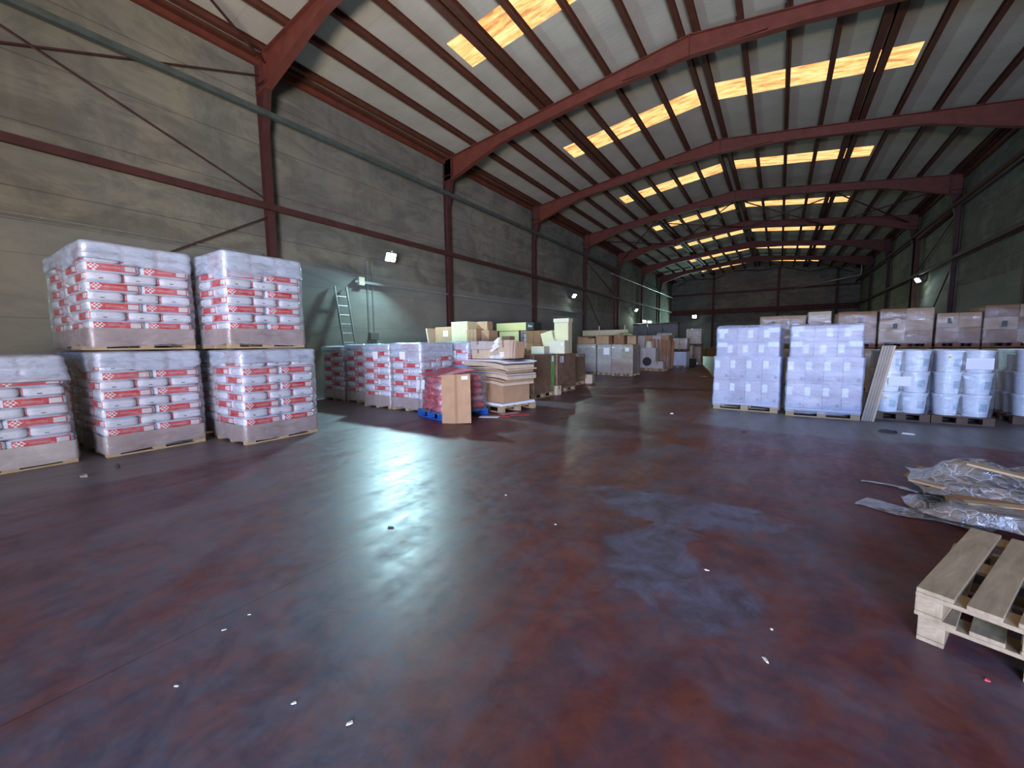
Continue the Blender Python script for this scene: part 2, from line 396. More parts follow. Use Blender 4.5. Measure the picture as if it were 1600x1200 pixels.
ordn = ['behind the camera', 'just behind the camera', 'nearest', 'second', 'third', 'fourth', 'fifth', 'sixth', 'seventh', 'last']
for i, y in enumerate(FY[:-1]):
    if i == 0: continue
    struct(link('steel_column', cl, loc=(0, y, 0)), f'red steel column on the left wall, {ordn[i]} in view', 'column')
    struct(link('steel_column', cr, loc=(0, y, 0)), f'dark steel column on the right wall, {ordn[i]} in view', 'column')
    struct(link('steel_rafter', rf, loc=(0, y, 0)), f'red steel rafter spanning the hall, {ordn[i]} in view', 'rafter')
# purlins
def purlin(x, dbl, name_, sgn):
    mb = MB(); z = zr(x)-.008; fl = .095 if dbl else .068
    for dx in ((-.125, .125) if dbl else (0,)):
        xx = x+dx; z1 = zr(xx)-.006
        mb.bb(xx-.006, xx+.006, YB, YE, z1-.165, z1); mb.bb(xx-fl, xx+fl, YB, YE, z1-.012, z1); mb.bb(xx-fl, xx+fl, YB, YE, z1-.165, z1-.15)
    return struct(mb.obj('roof_purlin', 'steeld'), name_, 'purlin')
on = ['beside the ridge', 'second', 'third', 'fourth', 'fifth (a pair of beams)', 'sixth', 'seventh', 'eighth', 'ninth']
for sgn, sn in ((-1, 'left'), (1, 'right')):
    for i, d in enumerate(PUR):
        x = RX+sgn*d
        if XL+.1 < x < XR-.1: purlin(x, i == 4, f'red roof purlin on the {sn} slope, {on[i]} from the ridge', sgn)
# wall girts, rails, eaves
for sgn, xw, sn in ((1, XL, 'left'), (-1, XR, 'right')):
    f = lambda d: xw+sgn*d
    a, b = sorted((f(.27), f(.37))); mb = MB().bb(a, b, YB, YE, 5.17, 5.33); struct(mb.obj('wall_girt', 'steelc'), f'red steel girt running along the {sn} wall', 'girt')
    mb = MB().bar((f(.36), YB, 7.6), (f(.36), YE if sgn < 0 else 34, 7.6), .13, .13); struct(mb.obj('wall_rail', 'rail' if sgn > 0 else 'steeld'), f'grey green rail high along the {sn} wall', 'rail')
    mb = MB(); a, b = sorted((f(.02), f(.14))); mb.bb(a, b, YB, YE, 8.86, 9.0); struct(mb.obj('eave_beam', 'steel'), f'red eave beam along the top of the {sn} wall', 'beam')
    mb = MB(); a, b = sorted((f(.0), f(.28))); mb.bb(a, b, YB, YE, 9.02, 9.10); struct(mb.obj('eave_gutter', 'steeld'), f'dark gutter strip under the {sn} eave', 'gutter')
# bracing rods
def rod(a, b, label, r=.017, mt='steelc'): tag(MB().tube(a, b, r, 8).obj('brace_rod', mt), label, 'rod')
rod((XL+.13, FY[1], 8.3), (XL+.13, FY[2], 5.45), 'thin diagonal rod on the left wall before the nearest column')
rod((XL+.13, FY[1], 5.9), (XL+.13, FY[2]+.0, 8.62), 'rod with turnbuckles rising to the head of the nearest left column')
rod((XL+.13, FY[1]+3.0, 2.6), (XL+.13, FY[2], 5.05), 'thin diagonal rod behind the stacked bags on the left wall')
rod((XL+.55, FY[2]-.1, 8.75), (-7.1, FY[1]+.1, zr(-7.1)-.45), 'roof brace rod running from the nearest left column head toward the camera', .03)
for s_, xw, sn in ((1, XL, 'left'), (-1, XR, 'right')):
    a, b = xw+s_*.13, xw+s_*.13
    rod((a, FY[5], 7.4), (b, FY[6], 5.3), f'diagonal rod in the upper panel of the braced bay, {sn} wall', .03)
    rod((a, FY[5], 5.3), (b, FY[6]-.8, .2), f'diagonal rod falling from the girt in the braced bay, {sn} wall', .03)
    mb = MB().bb(min(a, a+s_*.2), max(a, a+s_*.2), FY[6]-1.1, FY[6]-.95, 0, 7.5); mb.bar((a+s_*.1, FY[6]-1.0, 7.4), (a+s_*.1, FY[5]+.3, 7.6), .18, .2)
    struct(mb.obj('brace_frame', 'steeld'), f'dark bracing portal post against the {sn} wall', 'post')
# roof cross bracing (bay between the fifth and sixth frames, and the last bay)
for (y0, y1, wd) in ((FY[5], FY[6], 'middle'), (FY[8], FY[9], 'far')):
    xs = [XL+.6, -7.1, RX, 2.1, XR-.6]
    for j in range(4):
        a, b = xs[j], xs[j+1]; za, zb = zr(a)-.6, zr(b)-.6
        nm = ['left eave', 'left of the ridge', 'right of the ridge', 'right eave'][j]
        rod((a, y0+.1, za), (b, y1-.1, zb), f'roof bracing bar running away from the camera, {wd} braced bay, {nm}', .035)
        rod((b, y0+.1, zb-.09), (a, y1-.1, za-.09), f'roof bracing bar crossing back, {wd} braced bay, {nm}', .035)
# end wall steel
for x, n_ in ((-7.0, 'left'), (-.35, 'right'), (4.9, 'far right')):
    struct(MB().bb(x-.12, x+.12, YE-.25, YE, 0, zr(x)-.2).obj('end_wall_column', 'steeld'), f'dark steel column on the far end wall, {n_} one', 'column')
struct(MB().bb(XL, XR, YE-.16, YE-.0, 4.9, 5.5).obj('end_wall_girt', 'steeld'), 'wide dark girt across the far end wall', 'girt')
struct(MB().bb(XL, XR, YE-.14, YE-.0, 7.3, 7.5).obj('end_wall_girt', 'steeld'), 'thin upper girt across the far end wall', 'girt')
# pipes along the left wall
tag(MB().tube((XL+.06, YB, 4.02), (XL+.06, FY[2]-.2, 4.02), .018, 8).tube((XL+.06, YB, 3.94), (XL+.06, FY[2]-.2, 3.94), .012, 8).obj('conduit_pipe', 'pipe'), 'thin pair of conduits along the left wall behind the stacked bags', 'conduit')
tag(MB().bb(XL+.004, XL+.09, FY[3]-4.5, FY[5], 3.62, 3.70).obj('cable_tray', 'pipe'), 'cable tray strip along the left wall beyond the ladder', 'cable tray')
tag(MB().tube((XR-.8, 49.5, 7.5), (1.2, YE-.5, 7.3), .05).tube((XR-.8, 49.5, 7.5), (XR-.8, 49.5, 8.4), .05).obj('drain_pipe', 'alu'), 'bright pipe with an elbow high by the right end corner', 'pipe')
tag(MB().tube((XL+.7, 31.5, 6.9), (XL+.7, YE-3, 6.9), .03).obj('wall_cable', 'pipe'), 'pale cable line high on the far left wall', 'cable')

# ------------------------------------------------------------------ lamps
def flood(loc, target, label, watts, k=1.0, color=(.62, .95, 1.0), spread=170, arm=(-1, 0)):
    d = (Vector(target)-Vector(loc)).normalized()
    root = empty('floodlight', loc, 0, label, 'floodlight')
    q = d.to_track_quat('-Z', 'Y').to_euler()
    MB().box((0, 0, .06), (.34*k, .28*k, .10), None, .01).box((0, .17*k, .05), (.05, .06, .05)).obj('housing', 'lampbody', root, rot=q)
    MB().bar((0, 0, .06), (arm[0], arm[1], .10), .05, .05).box((arm[0], arm[1], .1), (.06+.14*abs(arm[1] > 0), .2, .2)).obj('bracket', 'lampbody', root)
    MB().box((0, 0, -.005), (.29*k, .23*k, .02)).obj('lit_glass', 'lamp', root, rot=q)
    p = Vector(loc)+d*.05
    l = bpy.data.lights.new('floodlight_beam', 'AREA'); l.shape = 'RECTANGLE'; l.size = .3*k; l.size_y = .22*k; l.energy = watts; l.color = color; l.spread = R(spread)
    o = bpy.data.objects.new('floodlight_beam', l); COL.objects.link(o); o.location = p; o.rotation_euler = q
flood((XL+.5, 9.93, 4.56), (-4, 8.2, 0), 'brightest square floodlight on the left wall above the ladder', 520, 1.15, (.50, .86, .95), arm=(-.5, 0))
flood((XL+.35, 25.4, 4.65), (-5, 24, 0), 'floodlight on the left wall beyond the cream cartons', 35, 1., (.75, 1, .88), arm=(-.35, 0))
flood((XL+.35, 39.5, 4.6), (-5, 38, 0), 'small floodlight farther along the left wall', 110, 1., (.7, 1, .8), arm=(-.35, 0))
flood((-9.03, YE-.35, 4.68), (-7, 40, 0), 'floodlight on the far end wall near its left corner', 220, 1.4, (.6, 1, .92), arm=(0, .24))
flood((XR-.35, 32.6, 4.9), (0, 30, 0), 'floodlight on the right wall', 50, 1., (.7, .95, 1), arm=(.35, 0))

# ------------------------------------------------------------------ ladder, wall boxes
def ladder(y, x_top, x_bot, z1, label):
    root = empty('ladder', (x_bot, y, 0), 0, label, 'ladder')
    dx = x_top-x_bot
    for s_ in (-.21, .21):
        MB().bar((0, s_-.0, 0), (dx, s_, z1), .03, .07).obj('side_rail', 'alu', root)
    for i in range(int(z1/.29)):
        t = (i+.7)*.29/z1
        if t < 1: MB().tube((dx*t, -.21, z1*t), (dx*t, .21, z1*t), .016, 8).obj('rung', 'alu', root)
ladder(8.2, XL+.08, XL+.70, 3.42, 'tall aluminium ladder leaning against the left wall under the floodlight')
mb = MB().bb(XL, XL+.1, 8.9, 9.12, 3.56, 3.82); tag(mb.obj('junction_box', 'cardl'), 'small pale junction box on the wall between ladder and floodlight', 'junction box')
mb = MB().bb(XL, XL+.12, 9.25, 9.6, 1.75, 2.0, .01); tag(mb.obj('switch_box', 'lampbody'), 'dark switch box low on the wall right of the ladder', 'switch box')
tag(MB().tube((XL+.03, 9.3, 2.0), (XL+.03, 9.3, 4.4), .012, 6).tube((XL+.03, 9.5, 2.0), (XL+.03, 9.5, 4.4), .012, 6).obj('wall_conduit', 'pipe'), 'two thin vertical conduits above the switch box', 'conduit')
# louvred window and wall lamp area
def window(y0, y1, z0, z1):
    w_ = MB().bb(XL-.02, XL+.02, y0, y1, z0, z1).obj('window_20', 'winlit'); struct(w_, 'greenish lit slatted window on the far left wall', 'window')
    for zz in (z0, z1): MB().bb(XL, XL+.08, y0, y1, zz-.05, zz+.05).obj('window_frame', 'steeld', w_)
    n = 5
    for i in range(1, n): MB().bb(XL, XL+.07, y0, y1, z0+(z1-z0)*i/n-.05, z0+(z1-z0)*i/n+.05).obj('window_slat', 'rail', w_)
    for yy in (y0, (y0+y1)/2, y1): MB().bb(XL, XL+.08, yy-.06, yy+.06, z0, z1).obj('window_frame', 'steeld', w_)
window(42.3, 46.6, 2.2, 3.9)

# ------------------------------------------------------------------ pallets
def pallet_mb(L=1.2, W=.8, H_=.144):
    mb = MB(); b = .006
    for x in (-L/2+.0725, 0, L/2-.0725):
        for y in (-W/2+.05, 0, W/2-.05): mb.bb(x-.0725, x+.0725, y-.05, y+.05, .022, H_-.044)
        mb.bb(x-.0725, x+.0725, -W/2, W/2, H_-.044, H_-.022)
    for y in (-W/2+.05, 0, W/2-.05): mb.bb(-L/2, L/2, y-.05, y+.05, 0, .022)
    n = 5; ws = [.145, .1, .145, .1, .145]; gap = (W-sum(ws))/4
    y = -W/2
    for wd in ws: mb.bb(-L/2, L/2, y, y+wd, H_-.022, H_); y += wd+gap
    return mb
PM = {}
def pallet_mesh(mat, L, W):
    kk = (mat, L, W)
    if kk not in PM: PM[kk] = pallet_mb(L, W).mesh('pallet', mat)
    return PM[kk]

# ------------------------------------------------------------------ wrapped loads of bags
def pillow(L, W, T, n=5., seg=9, seed=0, droop=.28):
    b = bmesh.new(); bmesh.ops.create_grid(b, x_segments=seg, y_segments=seg, size=1); b.free()
    bm = bmesh.new(); bmesh.ops.create_cube(bm, size=2); bmesh.ops.subdivide_edges(bm, edges=bm.edges, cuts=seg, use_grid_fill=True)
    rnd = random.Random(seed); ph = [rnd.uniform(0, 6) for _ in range(4)]
    for v in bm.verts:
        p = v.co; nn = (abs(p.x)**n+abs(p.y)**n+abs(p.z)**3)**(1/n) if n else 1
        nn = (abs(p.x)**n+abs(p.y)**n+abs(p.z)**n)**(1/n)
        q = p/nn
        e = max(abs(p.x), abs(p.y)); k_ = 1-droop*max(0, (e-.6)/.4)**2
        z = q.z*k_+.05*math.sin(3*q.x+ph[0])*math.cos(4*q.y+ph[1])
        v.co = (q.x*L/2*(1+.012*math.sin(5*q.z+ph[2])), q.y*W/2, z*T/2)
    me = bpy.data.meshes.new('bag'); bm.to_mesh(me); bm.free(); me.polygons.foreach_set('use_smooth', [True]*len(me.polygons)); return me
BAGS = []
for i in range(4):
    me = pillow(.60, .40, .148, 6.5, 9, i, .16); me.materials.append(M['bag']); BAGS.append(me)
cu = bpy.data.curves.new('t', 'FONT'); cu.body = 'FERROMOLE'; cu.size = .034; cu.align_x = 'CENTER'; cu.align_y = 'CENTER'; cu.extrude = .0012
to = bpy.data.objects.new('t', cu); COL.objects.link(to); bpy.context.view_layer.update()
TXT = bpy.data.meshes.new_from_object(to.evaluated_get(bpy.context.evaluated_depsgraph_get())); TXT.materials.append(M['letter'])
bpy.data.objects.remove(to)
def shell(L, W, z0, z1, rr=.09, wav=.012, per=.135, nz=28, n=9, seed=0, top=True, bottom_wave=0., skew=(0, 0)):
    """rounded closed wrap that follows the bulges of what it holds"""
    rnd = random.Random(seed); mb = MB(); rings = []
    per_pts = []
    m_ = 8
    for cx, cy, a0 in ((L/2-rr, W/2-rr, 0), (-L/2+rr, W/2-rr, 90), (-L/2+rr, -W/2+rr, 180), (L/2-rr, -W/2+rr, 270)):
        for i in range(m_+1):
            a = R(a0+90*i/m_); per_pts.append((cx, cy, math.cos(a), math.sin(a)))
    # densify the straight runs
    pts = []
    base = [(cx+rr*c, cy+rr*s_, c, s_) for cx, cy, c, s_ in per_pts]
    for i, p in enumerate(base):
        q = base[(i+1) % len(base)]; pts.append(p)
        d = math.hypot(q[0]-p[0], q[1]-p[1])
        if d > .15:
            k_ = int(d/.08)
            for j in range(1, k_): t = j/k_; pts.append((p[0]+(q[0]-p[0])*t, p[1]+(q[1]-p[1])*t, p[2], p[3]))
    P = len(pts); ph = rnd.uniform(0, 6)
    for iz in range(nz+1):
        t = iz/nz; z = z0+(z1-z0)*t; ring = []
        for i, (x, y, c, s_) in enumerate(pts):
            o = wav*(abs(math.sin(math.pi*(z-z0)/per))-.3)+.006*math.sin(9*x+7*y+5*z+ph)
            zz = z
            if bottom_wave and iz == 0: zz = z+bottom_wave*math.sin(3.1*x+4.3*y+ph)
            if t > .93 and top: o -= (t-.93)/.07*.045
            ring.append(mb.b.verts.new((x+c*o+skew[0]*t, y+s_*o+skew[1]*t, zz)))
        rings.append(ring)
    for a, b in zip(rings, rings[1:]):
        for i in range(P): mb.b.faces.new((a[i], a[(i+1) % P], b[(i+1) % P], b[i]))
    if top:
        prev = rings[-1]
        for k_ in (.75, .4):
            ring = []
            for i, (x, y, c, s_) in enumerate(pts):
                ring.append(mb.b.verts.new((x*k_+skew[0], y*k_+skew[1], z1+.012+.016*math.sin(7*x*k_+ph)*math.cos(6*y*k_))))
            for i in range(P): mb.b.faces.new((prev[i], prev[(i+1) % P], ring[(i+1) % P], ring[i]))
            prev = ring
        mb.b.faces.new(prev)
    return mb
def bag_load(loc, rz, label, group=None, base=0., L=1.2, W=1.0, layers=10, first=1, skirt_h=.25, text=True, hood_h=.22, T=.135, palmat='pallet', skm='skirt', seed=1, fullhood=False, lean=(0, 0)):
    rnd = random.Random(seed)
    root = empty('wrapped_bag_pallet', (loc[0], loc[1], base), rz, label, 'pallet of bags', group)
    link('pallet', pallet_mesh(palmat, L, W), root)
    top = .144+layers*T
    for ly in range(first, layers):
        z = .144+(ly+.5)*T
        lx, ly_ = lean[0]*ly/layers, lean[1]*ly/layers
        lay = []
        s_ = 1 if (ly % 2 == 1 and ly < layers-1) else -1
        for xx in (-.3, .3): lay.append((xx*L/1.2, -s_*.3*W, 0, s_ > 0))
        for xx in (-.4, 0, .4): lay.append((xx*L/1.2, s_*.2*W, R(90), False))
        for (x, y, a, front) in lay:
            o = link('bag', rnd.choice(BAGS), root, (x+lx+rnd.uniform(-.006, .006), y+ly_+rnd.uniform(-.008, .008), z), (rnd.uniform(-.012, .012), rnd.uniform(-.012, .012), a+rnd.uniform(-.015, .015)))
            o.scale = (L/1.2*1.0 if not a else W*1.0, .99*W if not a else L/1.2*.99, T/.135)
            if front and text and ly < layers-2:
                t_ = link('lettering', TXT, o, (-.02, -.203, 0), (R(90), 0, 0))
    # skirt of cardboard round the lowest bags
    mb = shell(L+.02, W+.02, .06, .06+skirt_h, .04, .006, .5, 6, seed=seed, top=False, bottom_wave=.02); mb.obj('cardboard_skirt', skm, root, True)
    mb = shell(L+.05, W+.05, .05, top+.0, .06, .012, T, 40, seed=seed, top=True, skew=lean); mb.obj('stretch_film', 'film', root, True)
    mb = shell(L+.06, W+.06, top-hood_h, top+.012, .08, .012, T, 16, seed=seed+3, top=True, bottom_wave=.06, skew=lean); mb.obj('film_hood', 'hood', root, True)
    return root
G1 = 'tall shrink-wrapped pallets of red and white bags by the left wall'
RZ90 = R(90)      # the front of a load is its -y side; turned here to face +x
zz2 = 1.53
bag_load((-8.50, 2.26), RZ90, 'wrapped pallet of bags on the floor, lower one of the nearer two-high stack', G1, seed=11, W=1.12)
bag_load((-8.53, 2.24), RZ90, 'wrapped pallet of bags resting on another, upper one of the nearer two-high stack', G1, base=zz2, seed=12, W=1.12, hood_h=.26)
bag_load((-9.72, 2.28), RZ90, 'wrapped pallet of bags on the floor, hidden deeper behind the nearer two-high stack', G1, seed=13, W=1.12, text=False)
bag_load((-9.74, 2.27), RZ90, 'wrapped pallet of bags on top, deeper behind the nearer two-high stack', G1, base=zz2, seed=14, W=1.12, text=False)
bag_load((-7.50, 3.66), RZ90, 'wrapped pallet of bags on the floor, lower one of the farther two-high stack', G1, seed=21, skm='skirt')
bag_load((-7.66, 3.60), RZ90, 'wrapped pallet of bags on top of the farther two-high stack', G1, base=zz2, seed=22, hood_h=.33)
bag_load((-8.70, 3.72), RZ90, 'wrapped pallet of bags on the floor, in the shade behind the farther two-high stack', G1, seed=23, text=False)
bag_load((-8.78, 3.70), RZ90, 'wrapped pallet of bags on top, in the shade behind the farther two-high stack', G1, base=zz2, seed=24, text=False)
bag_load((-8.62, .80), RZ90, 'single wrapped pallet of bags with a brown skirt at the left edge', 'single-height pallets of red and white bags', seed=31, W=1.1, skm='cardg', hood_h=.36, T=.132, lean=(-.05, .05))
G2 = 'single-height pallets of red and white bags'
bag_load((-10.66, 7.6), RZ90, 'shaded pallet of bags, farthest left of the low row by the ladder', G2, L=1.1, W=.95, text=False, seed=41, hood_h=.12, skm='cardg', T=.138)
bag_load((-9.60, 7.6), RZ90, 'shaded pallet of bags, second from the left in the low row', G2, L=1.1, W=.95, text=False, seed=42, hood_h=.12, skm='cardg', T=.142)
l43 = bag_load((-8.42, 7.30), RZ90, 'pallet of bags in the middle of the low row, purple sheet label near its top', G2, L=1.1, W=1.0, text=False, seed=43, hood_h=.14, T=.142)
l44 = bag_load((-7.34, 7.28), RZ90, 'pallet of bags under a milky bluish hood, fourth in the low row', G2, L=1.1, W=1.0, text=False, seed=44, T=.144, hood_h=.34)
l45 = bag_load((-7.10, 8.62), RZ90, 'pallet of bags behind the blue pallet, rightmost of the low row', G2, L=1.1, W=1.1, text=False, seed=45, T=.146, hood_h=.2)

for l_, y_ in ((l43, -.05), (l44, .05), (l45, -.1)):
    MB().bb(-.595, -.588, y_-.09, y_+.09, 1.22, 1.40).obj('paper_label', 'label', l_)
# ------------------------------------------------------------------ generic cartons and loads
def carton(parent, c, d, mat='card', rz=0., name='carton', tape=True):
    o = MB().box((0, 0, 0), d, None, .006).obj(name, mat, parent, loc=c, rot=(0, 0, rz)); return o
def free_carton(loc, d, rz, mat, label, cat='carton', group=None, flaps=False, lab=None, tape=True, tilt=(0, 0), name='carton'):
    """closed or open box standing on its base"""
    root = empty(name, loc, rz, label, cat, group); root.rotation_euler = (tilt[0], tilt[1], rz)
    L, W, h = d
    if flaps:
        mb = MB(); t = .008
        mb.bb(-L/2, L/2, -W/2, -W/2+t, 0, h); mb.bb(-L/2, L/2, W/2-t, W/2, 0, h); mb.bb(-L/2, -L/2+t, -W/2, W/2, 0, h); mb.bb(L/2-t, L/2, -W/2, W/2, 0, h); mb.bb(-L/2, L/2, -W/2, W/2, 0, t)
        mb.obj('box_body', mat, root)
        MB().box((0, -W/2-.05, h+.06), (L, .008, .18), (R(35), 0, 0)).obj('flap', mat, root)
        MB().box((0, W/2+.05, h+.06), (L, .008, .18), (R(-35), 0, 0)).obj('flap', mat, root)
    else:
        MB().box((0, 0, h/2), d, None, .006).obj('box_body', mat, root)
        if tape:
            MB().bb(-.03, .03, -W/2-.002, W/2+.002, h-.002, h+.002).bb(-.03, .03, -W/2-.0035, -W/2-.001, h*.6, h).obj('packing_tape', 'tape', root)
    if lab:
        lx, lz, lw, lh = lab
        MB().bb(lx-lw/2, lx+lw/2, -W/2-.006, -W/2-.003, lz-lh/2, lz+lh/2).obj('paper_label', 'label', root)
    return root

# red sacks on the blue pallet
def sack_mesh(L, W, T, mat, seed):
    me = pillow(L, W, T, 3.6, 7, seed, .35); me.materials.append(M[mat]); me.name = 'sack'; return me
sk = [sack_mesh(.5, .32, .17, 'redw', 1), sack_mesh(.5, .32, .17, 'pinkw', 2)]
bl = empty('red_sack_pallet', (-6.02, 6.86, 0), R(-17), 'blue pallet of red and pink printed sacks behind the leaning flattened carton', 'pallet of sacks')
link('pallet', pallet_mesh('blue', 1.0, 1.2), bl)
rnd = random.Random(5)
for ly in range(5):
    for i in range(2):
        for j in range(3):
            s_ = .97-.03*ly
            x, y = (-.25+.5*i)*s_, (-.38+.38*j)*s_
            o = link('sack', rnd.choice(sk[:1]*3+sk[1:]), bl, (x+rnd.uniform(-.01, .01), y+rnd.uniform(-.015, .015), .144+.078+ly*.148), (rnd.uniform(-.05, .05), rnd.uniform(-.05, .05), rnd.uniform(-.06, .06))); o.scale = (1, 1.15, 1)
shell(1.04, 1.22, .12, .91, .14, .02, .148, 16, seed=8).obj('stretch_film', 'film', bl, True)
mb = MB(); mb.box((0, 0, 0), (.9, .9, .012)); o = mb.obj('red_cover_sheet', 'redw', bl, loc=(0.02, -.14, .965), rot=(R(7), R(2), 0))
for k_, (x, z) in enumerate(((-.38, .72), (-.16, .74))):
    MB().bb(-.07, .07, -.003, .003, -.10, .10).obj('paper_label', 'label', bl, loc=(x, -.635, z-.03), rot=(R(-4), 0, 0))
# flattened carton leaning on it
root = empty('flattened_carton', (-5.28, 6.12, 0), R(14), 'brown flattened carton leaning upright against the red sack pallet', 'flattened carton')
root.rotation_euler = (R(-9), R(-3), R(22))
MB().bb(-.30, .30, -.012, .012, 0, .97, .003).obj('box_body', 'card', root); MB().bb(-.028, .028, -.015, .015, 0, .97).obj('packing_tape', 'tape', root)
MB().bb(.12, .25, -.016, -.013, .86, .93).obj('paper_label', 'label', root)

# pallet with white sheet, carton and flattened cardboard
px_, py_, pa = -5.62, 8.22, R(-14)
tag(link('pallet', pallet_mesh('pallet', 1.2, 1.1), None, (px_, py_, 0), (0, 0, pa)), 'pale wooden pallet carrying the pile of flattened cardboard', 'pallet')
T_ = Matrix.Translation((px_, py_, 0)) @ Matrix.Rotation(pa, 4, 'Z')
def on(x, y, z): return tuple(T_ @ Vector((x, y, z)))
for i in range(3):
    tag(MB().box((0, 0, 0), (1.22, 1.08, .02)).obj('white_board', 'white', None, loc=on(-.02+.02*i, -.03*i, .158+.021*i), rot=(0, 0, pa+.02*i)), f'white board laid on the cardboard pallet, {["bottom","middle","top"][i]} of three', 'board', 'white boards on the cardboard pallet')
free_carton(on(.0, .0, .212), (1.02, .86, .42), pa, 'card', 'wide closed brown carton under the pile of flattened cardboard')
z = .64; rnd = random.Random(3)
names = ['lowest', 'second', 'third', 'fourth', 'fifth', 'sixth', 'seventh', 'eighth', 'topmost']
for i in range(9):
    t = [.07, .055, .09, .04, .06, .035, .10, .03, .02][i]
    z += t/2
    mt = ['cardl', 'card', 'cardl', 'cardg', 'card', 'cardl', 'cardl', 'cardg', 'white'][i]
    mb = MB(); n_ = 10; Lx, Wy = 1.42+rnd.uniform(-.1, .1), .95
    b = mb.b; vs_ = {}
    ph = 1.1
    for a in range(n_+1):
        for c in (0, 1):
            for d in (0, 1):
                x = -Lx/2+Lx*a/n_; bow = .008*math.sin(4*x+ph)-.10*max(0, x-.45)-.02*max(0, -x-.5)
                vs_[a, c, d] = b.verts.new((x, (-.5+c)*Wy, bow+(d-.5)*t*.9))
    for a in range(n_):
        b.faces.new((vs_[a, 0, 0], vs_[a+1, 0, 0], vs_[a+1, 0, 1], vs_[a, 0, 1])); b.faces.new((vs_[a, 1, 0], vs_[a, 1, 1], vs_[a+1, 1, 1], vs_[a+1, 1, 0]))
        b.faces.new((vs_[a, 0, 1], vs_[a+1, 0, 1], vs_[a+1, 1, 1], vs_[a, 1, 1])); b.faces.new((vs_[a, 0, 0], vs_[a, 1, 0], vs_[a+1, 1, 0], vs_[a+1, 0, 0]))
    for a in (0, n_): b.faces.new((vs_[a, 0, 0], vs_[a, 0, 1], vs_[a, 1, 1], vs_[a, 1, 0]))
    tag(mb.obj('flattened_carton', mt, None, loc=on(-.05+rnd.uniform(-.05, .05), -.02+rnd.uniform(-.03, .03), z), rot=(rnd.uniform(-.01, .01), rnd.uniform(-.02, .02), pa+rnd.uniform(-.05, .05))),
        f'flattened cardboard lying in the pile on the wide carton, {names[i]} of nine', 'flattened carton', 'flattened cardboard pile')
    z += t/2+.006
zt = z+.01
free_carton(on(-.42, -.18, zt), (.50, .42, .22), pa, 'cardl', 'pale carton at the left end on top of the cardboard pile, lower of two')
free_carton(on(-.43, -.18, zt+.225), (.53, .44, .19), pa+.05, 'cardg', 'lavender grey carton on the pale carton atop the cardboard pile')
free_carton(on(.16, .06, zt), (.40, .30, .44), pa-.05, 'cardl', 'upright pale carton with white label on the cardboard pile', lab=(-.05, .1, .16, .12))
for i in range(4):
    tag(MB().box((0, 0, .2), (.025, .28, .40)).obj('cardboard_panel', ['cardl', 'card', 'cardg', 'card'][i], None, loc=on(.41+.035*i, .08, zt), rot=(0, R(3+2*i), pa)), f'upright cardboard panel right of the labelled carton, {["first","second","third","fourth"][i]} from it', 'cardboard panel', 'upright cardboard panels on the pile')
def crumple(name, mat, loc, L, W, hgt_, seed, label, cat='plastic film', nx=34, ny=26, prof=None, rz=0., group=None, th=.004, sharp=1.):
    rnd = random.Random(seed); bm = bmesh.new(); vv = {}
    wv = [(rnd.uniform(-1, 1)*f_, rnd.uniform(-1, 1)*f_, rnd.uniform(0, 6), 1/(f_**.8)) for f_ in (3, 5, 8, 12, 18, 25, 33) for _ in range(2)]
    for i in range(nx+1):
        for j in range(ny+1):
            x, y = (i/nx-.5)*L, (j/ny-.5)*W
            e = 1-max(abs(i/nx-.5), abs(j/ny-.5))*2; e_ = min(1, e*3)
            n_ = sum(a*(1-2*abs(math.sin((kx*x+ky*y+p)*.5))) for kx, ky, p, a in wv)*.35
            hh = hgt_*(prof(i/nx, j/ny) if prof else e_)
            z_ = max(.006, hh*(.75+.55*n_*sharp)+.022*n_)
            vv[i, j] = bm.verts.new((x+.03*math.sin(9*y+seed)*(1-e_), y+.035*math.sin(11*x+seed)*(1-e_), z_))
    for i in range(nx):
        for j in range(ny): bm.faces.new((vv[i, j], vv[i+1, j], vv[i+1, j+1], vv[i, j+1]))
    me = bpy.data.meshes.new(name); bm.to_mesh(me); bm.free(); me.materials.append(M[mat]); me.polygons.foreach_set('use_smooth', [True]*len(me.polygons))
    o = link(name, me, None, loc, (0, 0, rz)); return tag(o, label, cat, group)
# white wrap rolls on the pile
for i, (x, y, zz, a) in enumerate(((-.17, -.05, .40, 28), (-.10, -.12, .33, 34), (-.06, -.18, .24, 25))):
    d = Vector((.17*math.cos(R(a)), 0, .17*math.sin(R(a))))
    c = Vector((x, y, zt+zz))
    mb = MB().tube(T_ @ (c-d), T_ @ (c+d), .035, 12); tag(mb.obj('foil_roll', 'white'), f'slanting white foil bundle on the cardboard pile, {["top","middle","bottom"][i]} one', 'foil roll', 'white foil bundles')
crumple('foam_sheet', 'white', on(-.06, -.12, zt), .34, .3, .2, 9, 'crumpled white foam sheet between the cartons on the cardboard pile', 'foam sheet', 12, 10, rz=pa)
crumple('dark_film', 'dark', on(.52, .0, zt-.02), .55, .5, .06, 19, 'dark crumpled film at the right end of the cardboard pile', 'plastic film', 14, 12, rz=pa)
# papers on the floor
for i, (x, y, c_, a) in enumerate(((-4.98, 7.25, 'redp', 10), (-4.72, 7.55, 'redp', 40), (-5.12, 7.0, 'white', 20), (-5.0, 7.55, 'pinkw', 65))):
    tag(MB().box((0, 0, .004), (.42, .2, .005)).obj('paper_sheet', c_, None, loc=(x, y, .003*i), rot=(0, 0, R(a))), f'{["red","red","white","pink"][i]} paper lying on the floor by the blue pallet, {["nearest the pallet corner","farthest right","nearest the camera","in the middle"][i]}', 'paper')

